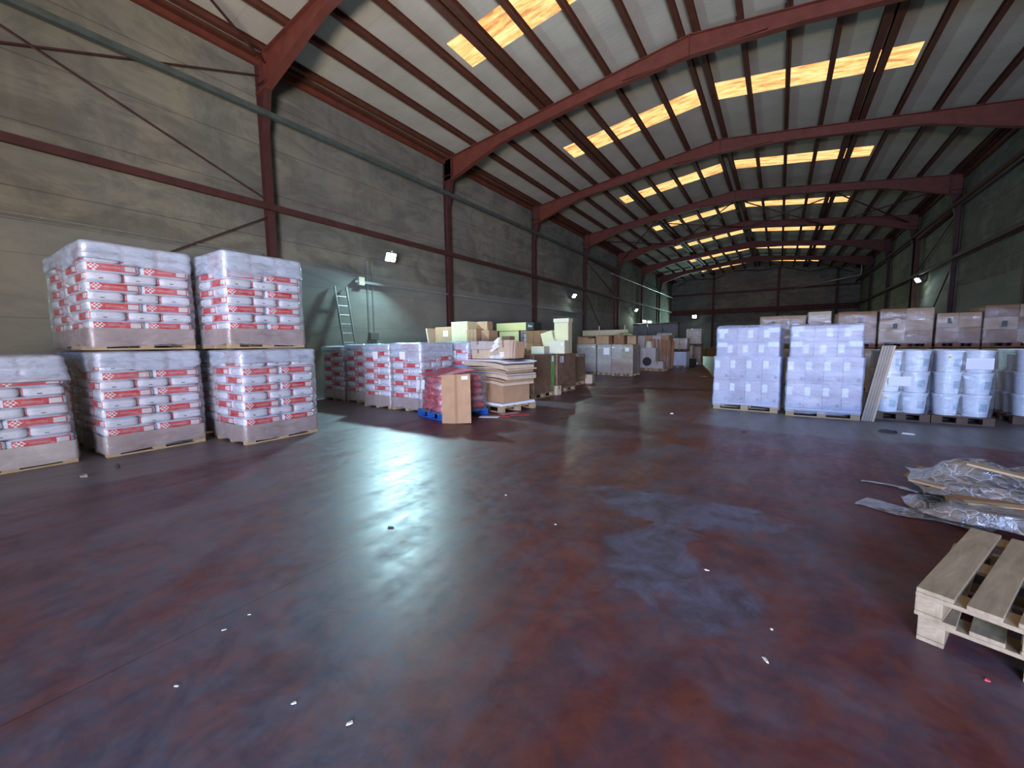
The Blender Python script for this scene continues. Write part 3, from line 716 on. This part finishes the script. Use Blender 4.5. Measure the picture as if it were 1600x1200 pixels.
# big brown cartons on pallets (face the aisle)
def pallet_top(loc, rz, mat, L, W, label, **k): return tag(link('pallet', pallet_mesh(mat, L, W), None, (*loc, k.get('z', 0)), (0, 0, rz)), label, 'pallet')
def octabin(x, y, L, W, h, mat, label, rz=RZ90, open_=True):
    """large carton sleeve on its pallet"""
    root = empty('bulk_carton', (x, y, 0), rz, label, 'bulk carton')
    link('pallet', pallet_mesh('pallet', L, W), root)
    mb = MB(); t = .012; z0, z1 = .146, h
    mb.bb(-L/2, L/2, -W/2, -W/2+t, z0, z1); mb.bb(-L/2, L/2, W/2-t, W/2, z0, z1); mb.bb(-L/2, -L/2+t, -W/2+t, W/2-t, z0, z1); mb.bb(L/2-t, L/2, -W/2+t, W/2-t, z0, z1)
    mb.bb(-L/2+t, L/2-t, -W/2+t, W/2-t, z1-.12, z1-.10)
    mb.obj('carton_sleeve', mat, root)
    shell(L+.02, W+.02, .1, h-.02, .03, .003, .9, 10, seed=int(y*7), top=False).obj('stretch_film', 'filmb', root, True)
    return root
ob = octabin(-6.22, 10.42, 1.22, 1.15, 1.24, 'cardd', 'large dark brown carton on a pallet just beyond the cardboard pile')
MB().bb(.40, .60, -.59, -.585, .2, 1.22).obj('green_tape', 'green', ob); MB().bb(.44, .55, -.593, -.589, 1.02, 1.18).obj('paper_label', 'label', ob)
ob = octabin(-6.30, 12.12, 1.36, 1.1, 1.22, 'cardd', 'large dark brown carton with purple label, second beyond the cardboard pile')
MB().bb(-.50, -.25, -.562, -.558, .95, 1.15).obj('paper_label', 'label', ob)
ob = octabin(-6.7, 14.1, 1.2, 1.0, 1.15, 'cardd', 'brown wrapped carton sagging open at its corner, third beyond the cardboard pile')
free_carton((-5.62, 11.18, 0), (.22, .16, .28), R(80), 'cardl', 'small pale carton on the floor between two big brown cartons')
free_carton((-6.25, 15.0, .0), (.5, .4, .34), R(10), 'cardl', 'pale carton low beside the third brown carton')
crumple('grey_film', 'filmg', (-6.5, 14.1, 1.06), .9, .8, .16, 29, 'grey film heaped on the third brown carton', 'plastic film', 14, 12)

# cream cartons and cabinets standing behind
def tall(x, y, z, d, rz, mat, label, cat='carton', **k): return free_carton((x, y, z), d, R(rz), mat, label, cat, tape=False, **k)
# supporting wrapped stacks between the wall and the front row
def simple_load(x, y, L, W, h, rz, mats, label, rows=2, cols=2, depth=2, film=None, pal='pallet', base=0., name='wrapped_carton_pallet', cat='pallet of cartons', group=None, labels=False, gap=.004, seed=0, shade=None):
    root = empty(name, (x, y, base), rz, label, cat, group)
    link('pallet', pallet_mesh(pal, L, W), root)
    rnd = random.Random(seed); z0 = .146; hh = (h-z0)/rows; cw = L/cols; cdp = W/depth
    for r_ in range(rows):
        for c in range(cols):
            for dd in range(depth):
                if 0 < c < cols-1 and 0 < dd < depth-1 and r_ < rows-1: continue
                MB().box((0, 0, 0), (cw-gap-rnd.uniform(0, .01), cdp-gap-rnd.uniform(0, .01), hh-.004), None, .006).obj('carton', rnd.choice(mats), root, loc=(-L/2+cw*(c+.5), -W/2+cdp*(dd+.5), z0+hh*(r_+.5)), rot=(0, 0, rnd.uniform(-.008, .008)))
            if labels:
                MB().bb(-.05, .05, -.003, 0, -.08, .08).obj('paper_label', 'label', root, loc=(-L/2+cw*(c+.3), -W/2-.001, z0+hh*(r_+.72)))
    if film: shell(L+.03, W+.03, .1, h+.01, .03, .005, hh, 14, seed=seed).obj('stretch_film', film, root, True)
    return root
simple_load(-8.6, 11.0, 1.2, 1.0, 1.25, 0, ['cardd', 'card'], 'low pallet of brown cartons behind the low row of bags, carrying the cream locker', 2, 2, 2, seed=51)
simple_load(-9.95, 10.9, 1.2, 1.0, 1.3, 0, ['card', 'cardg'], 'low pallet of brown cartons against the wall under the labelled carton', 2, 2, 2, seed=52)
tall(-9.75, 10.95, 1.305, (.72, .5, .85), 0, 'card', 'brown carton with white label standing against the wall left of the cream locker', lab=(.12, .62, .22, .2))
tag(MB().box((0, 0, .42), (.06, .5, .84)).obj('cardboard_panel', 'cardl', None, loc=(-10.35, 10.9, 1.30), rot=(0, R(-10), 0)), 'thin pale panel leaning beside the labelled carton by the wall', 'cardboard panel')
s1 = 11.0/12.0
tall(-8.98, 10.95, 1.255, (.70, .6, 1.05), 0, 'cream', 'tall cream locker carton behind the low row of bags', lab=(.22, .75, .08, .12))
for i in range(3): tall(-8.52+.135*i, 10.75, 1.255, (.125, .4, .78), 0, 'card', f'narrow brown carton standing beside the cream locker, {["first","second","third"][i]} from it', group='narrow brown cartons')
tall(-8.36, 11.25, 1.255, (.42, .3, 1.05), 0, 'card', 'brown carton standing behind the three narrow cartons')
tall(-7.95, 10.95, 1.255, (.30, .5, .74), 0, 'card', 'brown carton standing alone right of the narrow cartons')
simple_load(-7.50, 11.6, .9, 1.0, 1.35, 0, ['card', 'cardd'], 'brown carton pallet half hidden behind the white foil bundles', 2, 2, 2, seed=53)
tall(-7.75, 11.75, 1.355, (.30, .4, .46), 8, 'card', 'small brown carton behind the white foil bundles')
# yellow cabinet on its pallet
simple_load(-9.1, 14.6, 1.2, 1.0, 1.15, 0, ['cardd', 'card'], 'brown carton pallet carrying the yellow cabinet', 2, 2, 2, seed=54)
yc = empty('display_cabinet', (-9.15, 14.5, 1.16), 0, 'yellow cream display cabinet with a projecting top and dark open niche', 'cabinet')
MB().bb(-.66, .28, -.3, .3, 0, .93).obj('cabinet_body', 'yellow', yc); MB().bb(-.76, .66, -.36, .36, .93, 1.24).obj('cabinet_top', 'yellow', yc)
MB().bb(.281, .60, -.1, .3, 0, .92).obj('niche_panel', 'cardg', yc); MB().bb(.29, .33, -.28, -.24, 0, .93).obj('niche_post', 'black', yc)
for i in range(5): MB().bb(.33, .60, -.11, -.10, .12+.17*i, .135+.17*i).obj('shelf_bar', 'black', yc)
MB().bb(.665, 1.0, -.34, .3, .94, 1.23).obj('sign_box', 'black', yc)
cu = bpy.data.curves.new('t', 'FONT'); cu.body = 'Bea'; cu.size = .13; cu.align_x = 'CENTER'; cu.extrude = .002
to = bpy.data.objects.new('t', cu); COL.objects.link(to); bpy.context.view_layer.update()
me = bpy.data.meshes.new_from_object(to.evaluated_get(bpy.context.evaluated_depsgraph_get())); me.materials.append(M['letterw']); bpy.data.objects.remove(to)
link('lettering', me, yc, (.85, -.345, 1.05), (R(90), 0, 0))
simple_load(-7.85, 14.4, 1.0, 1.0, 2.05, 0, ['cardd', 'cardd', 'plank'], 'tall dark brown carton stack right of the yellow cabinet', 4, 3, 2, seed=55)
# tall cream cartons on the second brown carton
free_carton((-6.02, 12.1, 1.225), (.56, .4, .42), R(4), 'creamw', 'pale open topped carton on the second big brown carton', lab=(.2, .3, .06, .08), tape=False)
root = free_carton((-6.06, 12.5, 1.225), (.50, .32, 1.10), R(3), 'cream', 'tall cream carton with a lid, highest on the second big brown carton', tape=False)
MB().bb(-.27, .27, -.18, .18, 1.02, 1.14).obj('lid', 'creamw', root); MB().bb(.2, .22, -.165, -.16, 0, 1.0).obj('edge_strip', 'creamw', root)
free_carton((-6.40, 12.45, 1.24), (.42, .34, .72), R(3), 'cream', 'cream carton leaning left behind the tall lidded one', tape=False, tilt=(0, R(-16)))
free_carton((-6.35, 11.45, 1.225), (.46, .34, .24), R(0), 'creamw', 'low white carton at the near edge of the second big brown carton', tape=False)
for i, (x, h_) in enumerate(((-6.75, .34), (-6.62, .22), (-6.5, .28))):
    tag(MB().box((0, 0, h_/2), (.07, .3, h_)).obj('wood_offcut', 'pallet', None, loc=(x, 10.6, 1.15), rot=(0, R(4*i-4), 0)), f'pale upright wood offcut on the first big brown carton, {["tallest","shortest","middle"][i]} of three', 'offcut')
# row of grey wrapped pallets deeper in the hall
G3 = 'tall wrapped cartons deeper along the left side'
simple_load(-8.08, 19.9, 1.0, 1.2, 1.5, 0, ['cardg'], 'grey wrapped carton pallet, left end of the deeper row', 2, 2, 2, 'filmg', seed=61, group=G3)
r_ = simple_load(-7.12, 19.75, .70, 1.1, 1.47, 0, ['cardg'], 'grey wrapped pallet with a large white label, middle of the deeper row', 2, 1, 2, 'filmg', seed=62, group=G3)
MB().bb(-.02, .28, -.575, -.57, .98, 1.32).obj('paper_label', 'label', r_)
r_ = simple_load(-6.12, 19.45, 1.0, 1.2, 1.47, 0, ['cardg', 'card'], 'grey wrapped pallet with a pale front face, right end of the deeper row', 2, 2, 2, 'filmg', seed=63, group=G3)
MB().bb(.15, .33, -.625, -.62, 1.15, 1.32).obj('paper_label', 'label', r_)
rnd = random.Random(77)
spots = [(-8.4, 19.8, 1.505, .5, .5, .35), (-7.9, 19.7, 1.505, .4, .5, .28), (-7.3, 19.7, 1.475, .62, .6, .42), (-6.35, 19.4, 1.475, .5, .6, .46), (-5.83, 19.5, 1.475, .4, .5, .40), (-6.1, 19.45, 1.94, .5, .4, .08)]
for i, (x, y, z_, a, b_, c_) in enumerate(spots):
    free_carton((x, y, z_), (a, b_, c_), rnd.uniform(-.1, .1), rnd.choice(['card', 'card', 'cardd']), 'brown carton on the deeper grey wrapped pallets, ' + ['far left end', 'beside the far left one', 'above the white label', 'left on the pale fronted pallet', 'right on the pale fronted pallet', 'flat one topmost'][i], group='cartons topping the deeper row')
for i in range(3): tag(MB().box((0, 0, .03), (.42, .3, .05)).obj('green_strap_bundle', 'green', None, loc=(-5.9+.05*i, 19.1, 1.90+.052*i-.0), rot=(0, 0, .2*i)), f'green strapping on the pale fronted pallet cartons, {["lowest","middle","top"][i]}', 'strapping') if i < 1 else None
# wooden pallet stack and cream boards behind
for i in range(4):
    tag(link('pallet', pallet_mesh('pallet', 1.2, .8), None, (-9.3+.03*i, 22.5, 1.36+.146*i), (0, 0, .03*i)), f'wooden pallet in the pile behind the deeper row, {["lowest","second","third","topmost"][i]}', 'pallet', 'spare pallets behind the deeper row')
simple_load(-9.3, 22.5, 1.2, 1.0, 1.36, 0, ['card', 'cardd'], 'brown carton pallet under the spare pallets', 2, 2, 2, seed=64)
simple_load(-7.6, 22.4, 1.4, 1.0, 1.6, 0, ['cardd', 'card'], 'brown carton pallet carrying a cream board behind the deeper row', 3, 3, 2, seed=65)
tag(MB().box((0, 0, .15), (2.6, .06, .30)).obj('cream_board', 'cream', None, loc=(-8.2, 22.2, 1.96), rot=(0, 0, .03)), 'long cream board lying above the deeper row', 'board')
for i in range(2): tag(MB().box((0, 0, .25), (.05, .05, .5)).obj('cream_post', 'cream', None, loc=(-8.5+1.45*i, 22.15, 2.0)), f'thin cream post rising from the cream board, {["left","right"][i]} one', 'post')
simple_load(-6.2, 25.2, 1.8, 1.1, 1.95, 0, ['card', 'cardg'], 'wide brown carton stack in the distance left of the leaning planks', 3, 4, 2, seed=66)
# planks and small crates
simple_load(-6.15, 23.6, 1.0, .9, 1.25, 0, ['cardd', 'cardg'], 'dark brown carton pallet with a round opening in front of the planks', 1, 2, 1, seed=67)
cu_ = MB().tube((-6.1, 23.13, .5), (-6.1, 23.10, .5), .24, 20); tag(cu_.obj('cable_reel', 'dark'), 'dark round reel leaning on the distant brown carton', 'reel')
free_carton((-5.5, 23.2, .144), (.6, .5, .38), 0, 'cardg', 'small grey carton on a pallet at the foot of the leaning planks')
pallet_top((-5.5, 23.25), 0, 'pallet', .8, .8, 'small pallet at the foot of the leaning planks')
tag(MB().tube((-6.1, 23.5, 1.255), (-6.1, 23.5, 1.62), .20, 16, .14).obj('white_sack', 'creamw'), 'rounded white sack on the dark brown carton in the distance', 'sack')
for i in range(7):
    tag(MB().box((0, 0, .9), (.11, .05, 1.8-.05*i)).obj('plank', 'plank', None, loc=(-6.0+.16*i, 24.2+.02*i, -.01), rot=(R(-6), R(-8+1.5*i), 0)), f'reddish plank leaning upright in the distance, {["first","second","third","fourth","fifth","sixth","seventh","eighth","ninth"][i]} from the left', 'plank', 'leaning reddish planks')
# distant wrapped stacks near the aisle
r_ = simple_load(-5.15, 27.0, .95, 1.0, .95, 0, ['white'], 'white wrapped pallet low in the distance by the aisle', 1, 1, 1, 'filmw', seed=71)
simple_load(-5.1, 27.0, .9, .9, .78, 0, ['cardl', 'creamw'], 'cream cartons stacked on the distant white pallet, lower layer', 2, 2, 1, 'filmb', base=.995, seed=72, pal='palletd')
simple_load(-5.05, 28.8, .8, .9, 1.3, 0, ['card', 'cardl'], 'distant wrapped cartons beside the white pallet, lower stack', 2, 2, 1, 'filmb', seed=73)
simple_load(-4.85, 30.4, .95, 1.0, 1.25, 0, ['card', 'cardl'], 'distant wrapped cartons nearest the aisle, lower stack', 2, 2, 1, 'filmb', seed=74)
simple_load(-4.85, 30.4, .95, 1.0, 1.12, 0, ['cardl', 'creamw'], 'distant wrapped cartons nearest the aisle, upper stack', 2, 1, 1, 'filmb', base=1.295, seed=75, pal='palletd')
simple_load(-6.55, 29.0, 1.0, 1.0, 1.5, 0, ['green', 'rail'], 'green crates behind the distant cream cartons', 2, 2, 1, seed=76)
simple_load(-6.45, 29.0, .95, .9, .62, 0, ['creamw'], 'rounded cream load on the green crates', 1, 1, 1, 'filmb', base=1.53, seed=77, pal='palletd')
for i in range(3):
    simple_load(-11.0+1.35*i, 39.5, 1.25, 1.0, 3.3, 0, ['dark', 'rail'], f'dark high wrapped load far down the left side, {["left","middle","right"][i]} one', 4, 2, 1, 'filmg', seed=80+i, group='dark loads far down the hall')
tag(MB().bb(-.25, .25, -.25, .25, 0, .5, .08).obj('dark_bundle', 'dark', None, loc=(-4.6, 27.9, 0)), 'dark bundle on the floor beside the distant cartons', 'bundle')
for i in range(4):
    free_carton((-7.3+1.15*i, 50, 0), (1.1, .9, .8+.12*(i % 2)), 0, ['cardd', 'cardd', 'plank', 'cardd'][i], f'brown crate by the far end wall, {["first","second","third","fourth"][i]} from the left', 'crate', 'crates by the far end wall', tape=False)
# filler stacks along the left side farther back
for i, y in enumerate((26.0, 29.5, 33.0)):
    simple_load(-8.6-.2*i, y, 1.3, 1.1, 1.9, 0, ['card', 'cardd', 'cardg'], f'brown carton stack toward the left wall, {["behind the leaning planks", "behind the green crates", "before the dark loads"][i]}', 3, 2, 1, seed=90+i)

# ------------------------------------------------------------------ right side: white wrapped pallets of cartons
def white_load(x, y, L, W, rz, label, seed, top_extra=0.):
    root = empty('wrapped_carton_pallet', (x, y, 0), rz, label, 'pallet of cartons', 'bluish white wrapped pallets of cartons')
    link('pallet', pallet_mesh('pallet', L, W), root)
    MB().bb(-L/2, L/2, -W/2, W/2, .146, .165).obj('base_sheet', 'white', root)
    rnd = random.Random(seed); z = .168
    for r_, (hh, n_, inset) in enumerate(((.515, 4, 0), (.515, 4, 0), (.325, 3, .04), (.325, 3, .045))):
        Lx = L-2*inset; cw = Lx/n_
        for c in range(n_):
            for dd in range(2):
                dp = (W-2*inset)/2
                o = MB().box((0, 0, 0), (cw-.006, dp-.006, hh-.006), None, .006).obj('carton', rnd.choice(['cardg', 'cardg', 'cardg', 'skirt']), root, loc=(-Lx/2+cw*(c+.5), (-.5+dd)*dp, z+hh/2))
                if dd == 0:
                    lx = -.10 if n_ == 4 else -.12+.09*((c*2+r_) % 3)
                    MB().bb(-.05, .05, -dp/2, -dp/2+.004, -.085, .085).obj('paper_label', 'label', o, loc=(lx, -.004, hh*.5-(.16 if r_ < 2 else .14)))
                    if r_ < 2: MB().tube((.09, -dp/2-.003, -hh*.5+.09), (.09, -dp/2+.001, -hh*.5+.09), .03, 12).obj('printed_disc', 'rail', o)
            if n_ == 3 and c != 1:
                MB().bb(-.10, .10, -.003, .001, -.05, .05).obj('paper_label', 'label', root, loc=(-Lx/2+cw*(c+(.25 if c == 0 else .75)), -W/2+inset-.004, z+(hh*.86 if r_ == 2 else hh*.80)))
        z += hh
    shell(L+.035, W+.035, .10, 1.22, .03, .008, .3, 26, seed=seed, top=False, bottom_wave=.02).obj('stretch_film', 'filmw', root, True)
    shell(L-.03, W-.03, 1.19, 1.90+top_extra, .03, .008, .16, 20, seed=seed+1, bottom_wave=.02).obj('stretch_film', 'filmw', root, True)
    return root
white_load(-.56, 10.98, 1.27, 1.0, R(-5), 'bluish white wrapped carton pallet standing nearest the aisle', 101)
white_load(.775, 10.72, 1.20, 1.0, R(-1), 'bluish white wrapped carton pallet beside the leaning boards', 102, -.03)
# leaning boards
root = empty('board_bundle', (1.49, 10.22, 0), R(-6), 'bundle of tall grey brown boards leaning between cartons and buckets', 'boards')
for i in range(5): MB().box((0, .17, .73), (.036, .34, 1.46), None, .003).obj('board', 'plywood' if i < 4 else 'cardl', root, loc=(-.09+.039*i, .0, 0), rot=(0, R(9), 0))

# ------------------------------------------------------------------ buckets
bk = MB().lathe([(.150, 0), (.155, .004), (.176, .325), (.176, .33), (.188, .335), (.188, .352), (.180, .356), (.180, .366)], 28).mesh('bucket_body', 'plasticw', False)
lidm = MB().lathe([(.186, .366), (.194, .368), (.194, .392), (.186, .398), (.176, .398), (.172, .390), (.02, .390)], 28).mesh('lid', 'plasticw', False)
def patch(r0_, r1_, z0, z1, a0, a1, mat, name):
    mb = MB(); n_ = 8; vv = []
    for i in range(n_+1):
        a = a0+(a1-a0)*i/n_
        vv.append((mb.b.verts.new((r0_*math.cos(a), r0_*math.sin(a), z0)), mb.b.verts.new((r1_*math.cos(a), r1_*math.sin(a), z1))))
    for p, q in zip(vv, vv[1:]): mb.b.faces.new((p[0], q[0], q[1], p[1]))
    return mb.mesh(name, mat, True)
stk = patch(.1645, .1725, .10, .24, R(-75), R(-35), 'teal', 'printed_sticker')
def diamond():
    mb = MB(); rr = .174
    pts = [(0, .24), (.17, .28), (0, .32), (-.17, .28)]
    mb.b.faces.new([mb.b.verts.new((rr*math.cos(R(-95)+a), rr*math.sin(R(-95)+a), z_)) for a, z_ in pts]); 
    return mb.mesh('hazard_diamond', 'hazard')
dia = diamond()
hnd = MB()
for i in range(10):
    a0, a1 = R(180+18*i), R(180+18*(i+1))
    hnd.tube((.196*math.cos(a0), .02*math.sin(a0)-.0, .315+.10*math.sin(a0)), (.196*math.cos(a1), .02*math.sin(a1), .315+.10*math.sin(a1)), .004, 6)
hndm = hnd.mesh('handle', 'alu')
def bucket(x, y, z_, rz, label, i):
    o = link('bucket', bk, None, (x, y, z_), (0, 0, rz)); tag(o, label, 'bucket', 'white lidded buckets')
    link('lid', lidm, o); 
    if i >= 0: link('printed_sticker', stk, o)
    if i == 2: link('hazard_diamond', dia, o)
rnd = random.Random(9)
tn = ['bottom', 'middle', 'top']
def bucket_pallet(x0, y0, rz, nm, seed, hz):
    rnd = random.Random(seed)
    tag(link('pallet', pallet_mesh('palletd', .8, 1.2), None, (x0, y0, 0), (0, 0, rz)), f'dark pallet under the buckets, {nm}', 'pallet')
    T2 = Matrix.Translation((x0, y0, 0)) @ Matrix.Rotation(rz, 4, 'Z')
    for t in range(3):
        for i in range(2):
            for j in range(3):
                p = T2 @ Vector(((-.195+.39*i), -.39+.39*j, .146+.399*t))
                lab = f'white bucket {nm}, {tn[t]} tier, {["left", "right"][i]} {["front", "middle", "back"][j]}'
                bucket(p.x, p.y, p.z, rz+rnd.uniform(-.25, .25), lab, 2 if (t, i, j) in hz else (0 if j == 0 else -1))
    root = empty('stretch_wrap', (x0, y0, .146), rz, f'clear film wound round the buckets, {nm}', 'stretch film')
    shell(.80, 1.19, .0, 1.195, .18, .006, .4, 20, seed=seed, top=False).obj('film_layer', 'film', root, True)
    return root
b1 = bucket_pallet(2.04, 11.2, R(-2), 'on the pallet beside the leaning boards', 1, {(2, 0, 0), (0, 0, 0)})
b2 = bucket_pallet(2.86, 11.2, R(-2), 'on the second pallet from the boards', 2, {(2, 0, 0)})
b3 = bucket_pallet(4.02, 11.7, R(-1), 'on the shaded pallet farthest right', 3, {(1, 0, 0)})
MB().bb(-.22, .10, -.612, -.608, .52, .70).obj('paper_label', 'label', b1); MB().bb(-.02, .32, -.612, -.608, .86, 1.06).obj('paper_label', 'label', b2)

# ------------------------------------------------------------------ brown carton stacks behind
def brown_stack(x, y, L, zl, cols, label, seed, lower=True, ztop=1.2, rows=3, zb=1.29, W=1.1, rowsl=2):
    if lower: simple_load(x, y, L, W, zb, R(0), ['card'], f'lower wrapped brown carton pallet {label}', rowsl, cols, 2, 'filmb', seed=seed, group='wrapped brown carton pallets on the right')
    r_ = simple_load(x, y, L, W, ztop, R(0), ['card', 'card', 'cardd'], f'upper wrapped brown carton pallet {label}', rows, cols, 2, 'filmb', base=zb+.04, seed=seed+1, group='wrapped brown carton pallets on the right', pal='palletr')
    hh = (ztop-.146)/rows
    for c in range(cols):
        if (c+seed) % 2: MB().bb(-.05, .05, -.003, 0, -.09, .06).obj('dark_mark', 'rail', r_, loc=(-L/2+L/cols*(c+.6), -W/2-.018, .146+hh*1.5))
    return r_
brown_stack(.05, 17.4, 1.3, 0, 2, 'behind the aisle-side white pallet', 201, ztop=1.06, rows=2)
simple_load(1.08, 17.6, .62, 1.0, 1.29, 0, ['card'], 'lower narrow brown carton pallet behind the gap of the white pallets', 2, 1, 2, 'filmb', seed=203)
simple_load(1.08, 17.6, .62, 1.0, 1.17, 0, ['cardl', 'cardd'], 'upper narrow brown carton pallet with a pale top box behind the white pallets', 3, 1, 2, 'filmb', base=1.33, seed=204, pal='palletr')
brown_stack(1.92, 16.6, .90, 0, 1, 'behind the leaning boards', 205, ztop=1.06, rows=2)
brown_stack(3.0, 16.6, 1.14, 0, 2, 'behind the first bucket pallet', 207, ztop=1.10, rows=3)
brown_stack(4.06, 16.6, .86, 0, 2, 'behind the second bucket pallet, lower than its neighbours', 209, ztop=.93, rows=2)
brown_stack(5.14, 16.6, 1.22, 0, 2, 'behind the shaded buckets', 211, ztop=1.09, rows=3)
brown_stack(6.15, 16.6, .72, 0, 1, 'against the right wall', 213, ztop=1.12, rows=2)

# ------------------------------------------------------------------ foreground pallets (right)
def fine_pallet(corner, ang, z0, label, seed, mat='palletx', W=.8, L=1.2):
    """origin at the near left corner; x runs across the boards, y along them"""
    rnd = random.Random(seed)
    root = empty('wooden_pallet', (*corner, z0), ang, label, 'pallet', 'pallets stacked in the near right corner')
    ws = [.135, .115, .135, .115, .135]; gap = (W-sum(ws))/4; x = 0
    for wd in ws:
        MB().bb(x+.001, x+wd, rnd.uniform(-.008, .004), L+rnd.uniform(-.004, .008), .122, .144, .003).obj('deck_board', mat, root); x += wd+gap
    for y in (0, L/2-.0725, L-.145): MB().bb(0, W, y, y+.145, .100, .1218, .003).obj('cross_board', mat, root)
    for xx in (0, W/2-.05, W-.1):
        for y in (0, L/2-.0725, L-.145): MB().bb(xx, xx+.1, y+.003, y+.142, .0222, .0998, .004).obj('block', mat, root)
        MB().bb(xx, xx+.1, 0, L, 0, .022, .003).obj('bottom_board', mat, root)
    return root
fine_pallet((.662, 2.815), R(-20), 0, 'pale wooden pallet on the floor in the near right corner, lower of two', 1)
fine_pallet((.64, 2.79), R(-24), .1455, 'worn wooden pallet lying askew on top of another in the near right corner', 2)

# ------------------------------------------------------------------ waste heap: boards, cardboard and film
bd = [((1.55, 5.35, .0), (1.2, .8, .144), 12, 'pallet_', ''),
      ]
tag(link('broken_pallet', pallet_mesh('palletd', 1.2, .8), None, (1.95, 5.45, 0), (0, 0, R(14))), 'dark wooden pallet under the waste film heap', 'pallet')
brd = [((1.42, 5.50, .16), (.50, .30, .02), (-4, 3, 38), 'card', 'brown cardboard sheet under the clear film heap, left corner'),
       ((1.72, 5.02, .155), (.85, .22, .022), (3, -2, -6), 'cardd', 'reddish brown board at the front of the waste heap'),
       ((2.02, 5.22, .33), (1.1, .11, .02), (0, 7, -24), 'pallet', 'pale wood slat across the waste heap, upper'),
       ((1.95, 5.02, .17), (1.1, .10, .02), (0, -2, 4), 'pallet', 'pale wood slat across the waste heap, lower'),
       ((2.10, 4.80, .09), (1.0, .16, .02), (0, 0, -3), 'card', 'brown board strip at the near right of the waste heap'),
       ((1.35, 5.95, .12), (.40, .20, .02), (5, -6, 60), 'pallet', 'small pale wood piece sticking out at the back of the waste heap')]
for c, d, rt, mt, lab in brd:
    tag(MB().box((0, 0, 0), d, None, .002).obj('waste_board', mt, None, loc=c, rot=tuple(R(v) for v in rt)), lab, 'board')
def p1(u, v):
    g = lambda cx, cy, s_, a: a*math.exp(-((u-cx)**2+(v-cy)**2)/s_)
    e = min(1, 6*min(u, 1-u, v, 1-v))
    return e*(.45+g(.28, .6, .03, .75)+g(.75, .7, .03, .95)+g(.5, .45, .05, .3))
crumple('waste_film', 'filmp', (1.85, 5.55, .15), 1.35, .95, .30, 5, 'crumpled clear film mounded on top of the waste heap', 'plastic film', 60, 40, p1, R(-4))
crumple('waste_film', 'filmp', (1.13, 4.92, 0), .85, .28, .05, 6, 'clear film strip lying on the floor at the left of the waste heap', 'plastic film', 40, 16, None, R(-14))
crumple('waste_film', 'filmp', (1.55, 4.82, .06), .85, .42, .16, 7, 'clear film trailing over the pallet boards in front of the waste heap', 'plastic film', 36, 20, None, R(-22))
crumple('waste_film', 'filmp', (1.02, 5.75, 0), .46, .07, .03, 8, 'thin twisted film tail on the floor left of the waste heap', 'plastic film', 24, 6, None, R(-22))
crumple('waste_film', 'filmp', (1.30, 5.28, .0), .45, .35, .16, 12, 'clear film bunched under the cardboard sheet of the waste heap', 'plastic film', 26, 20, None, R(10))

# ------------------------------------------------------------------ scraps on the floor
def scrap(x, y, L, W, t, mat, rz, label, cat='scrap'):
    bm = bmesh.new(); rnd = random.Random(int(x*100+y*37)); n_ = 7
    lo = []; hi = []
    for i in range(n_):
        a = 2*math.pi*i/n_; k_ = rnd.uniform(.65, 1)
        lo.append(bm.verts.new((L/2*k_*math.cos(a), W/2*k_*math.sin(a), 0))); hi.append(bm.verts.new((L/2*k_*.8*math.cos(a), W/2*k_*.8*math.sin(a), t*rnd.uniform(.5, 1))))
    bm.faces.new(lo[::-1]); bm.faces.new(hi)
    for i in range(n_): bm.faces.new((lo[i], lo[(i+1) % n_], hi[(i+1) % n_], hi[i]))
    me = bpy.data.meshes.new('scrap'); bm.to_mesh(me); bm.free(); me.materials.append(M[mat])
    tag(link('floor_scrap', me, None, (x, y, .0005), (0, 0, rz)), label, cat, 'scraps on the floor')
for a in [(-7.21, 1.6, .07, .05, .05, 'dark', 0, 'dark lump on the floor beside the nearer bag stack'),
          (-7.03, 1.25, .16, .07, .04, 'stone', .3, 'brown wood chip on the floor before the nearer bag stack'),
          (-2.5, .91, .03, .012, .004, 'paper', 1, 'thin pale chip on the dark floor at left centre'),
          (-2.26, .62, .03, .012, .004, 'paper', .6, 'pale chip on the floor, lower left'),
          (-1.71, .86, .032, .014, .005, 'paper', 1., 'pale chip on the floor left of the largest near scrap'),
          (-1.42, .93, .04, .018, .006, 'paper', 1.1, 'largest pale scrap near the bottom edge'),
          (-2.52, 1.05, .03, .01, .004, 'paper', .8, 'faint chip above the thin pale chip'),
          (.01, 2.23, .055, .02, .008, 'paper', -.9, 'pale sliver on the floor in front of the near pallets'),
          (.03, 2.5, .02, .02, .006, 'paper', 0, 'small pale flake behind the pale sliver'),
          (-2.72, 2.26, .07, .03, .01, 'dark', .5, 'dark flake in the bright floor reflection'),
          (-2.3, 3.4, .03, .02, .006, 'paper', .5, 'pale speck on the red paint at centre'),
          (-1.55, 3.05, .025, .018, .006, 'paper', .5, 'pale speck left of the bare patch'),
          (-.35, 2.95, .04, .015, .006, 'paper', .1, 'pale flake inside the bare patch'),
          (1.6, 9.15, .30, .14, .05, 'dark', -.2, 'black film scrap on the floor before the buckets'),
          (1.85, 9.1, .22, .06, .02, 'white', -.3, 'white film scrap beside the black one'),
          (-1.9, 9.3, .10, .05, .02, 'white', .1, 'white scrap on the aisle left of the white pallets'),
          (-.45, 8.0, .1, .04, .015, 'dark', .1, 'dark flake on the floor in front of the white pallets'),
          (.86, 2.62, .03, .02, .008, 'redp', .2, 'small reddish flake under the near pallets')]:
    scrap(*a)
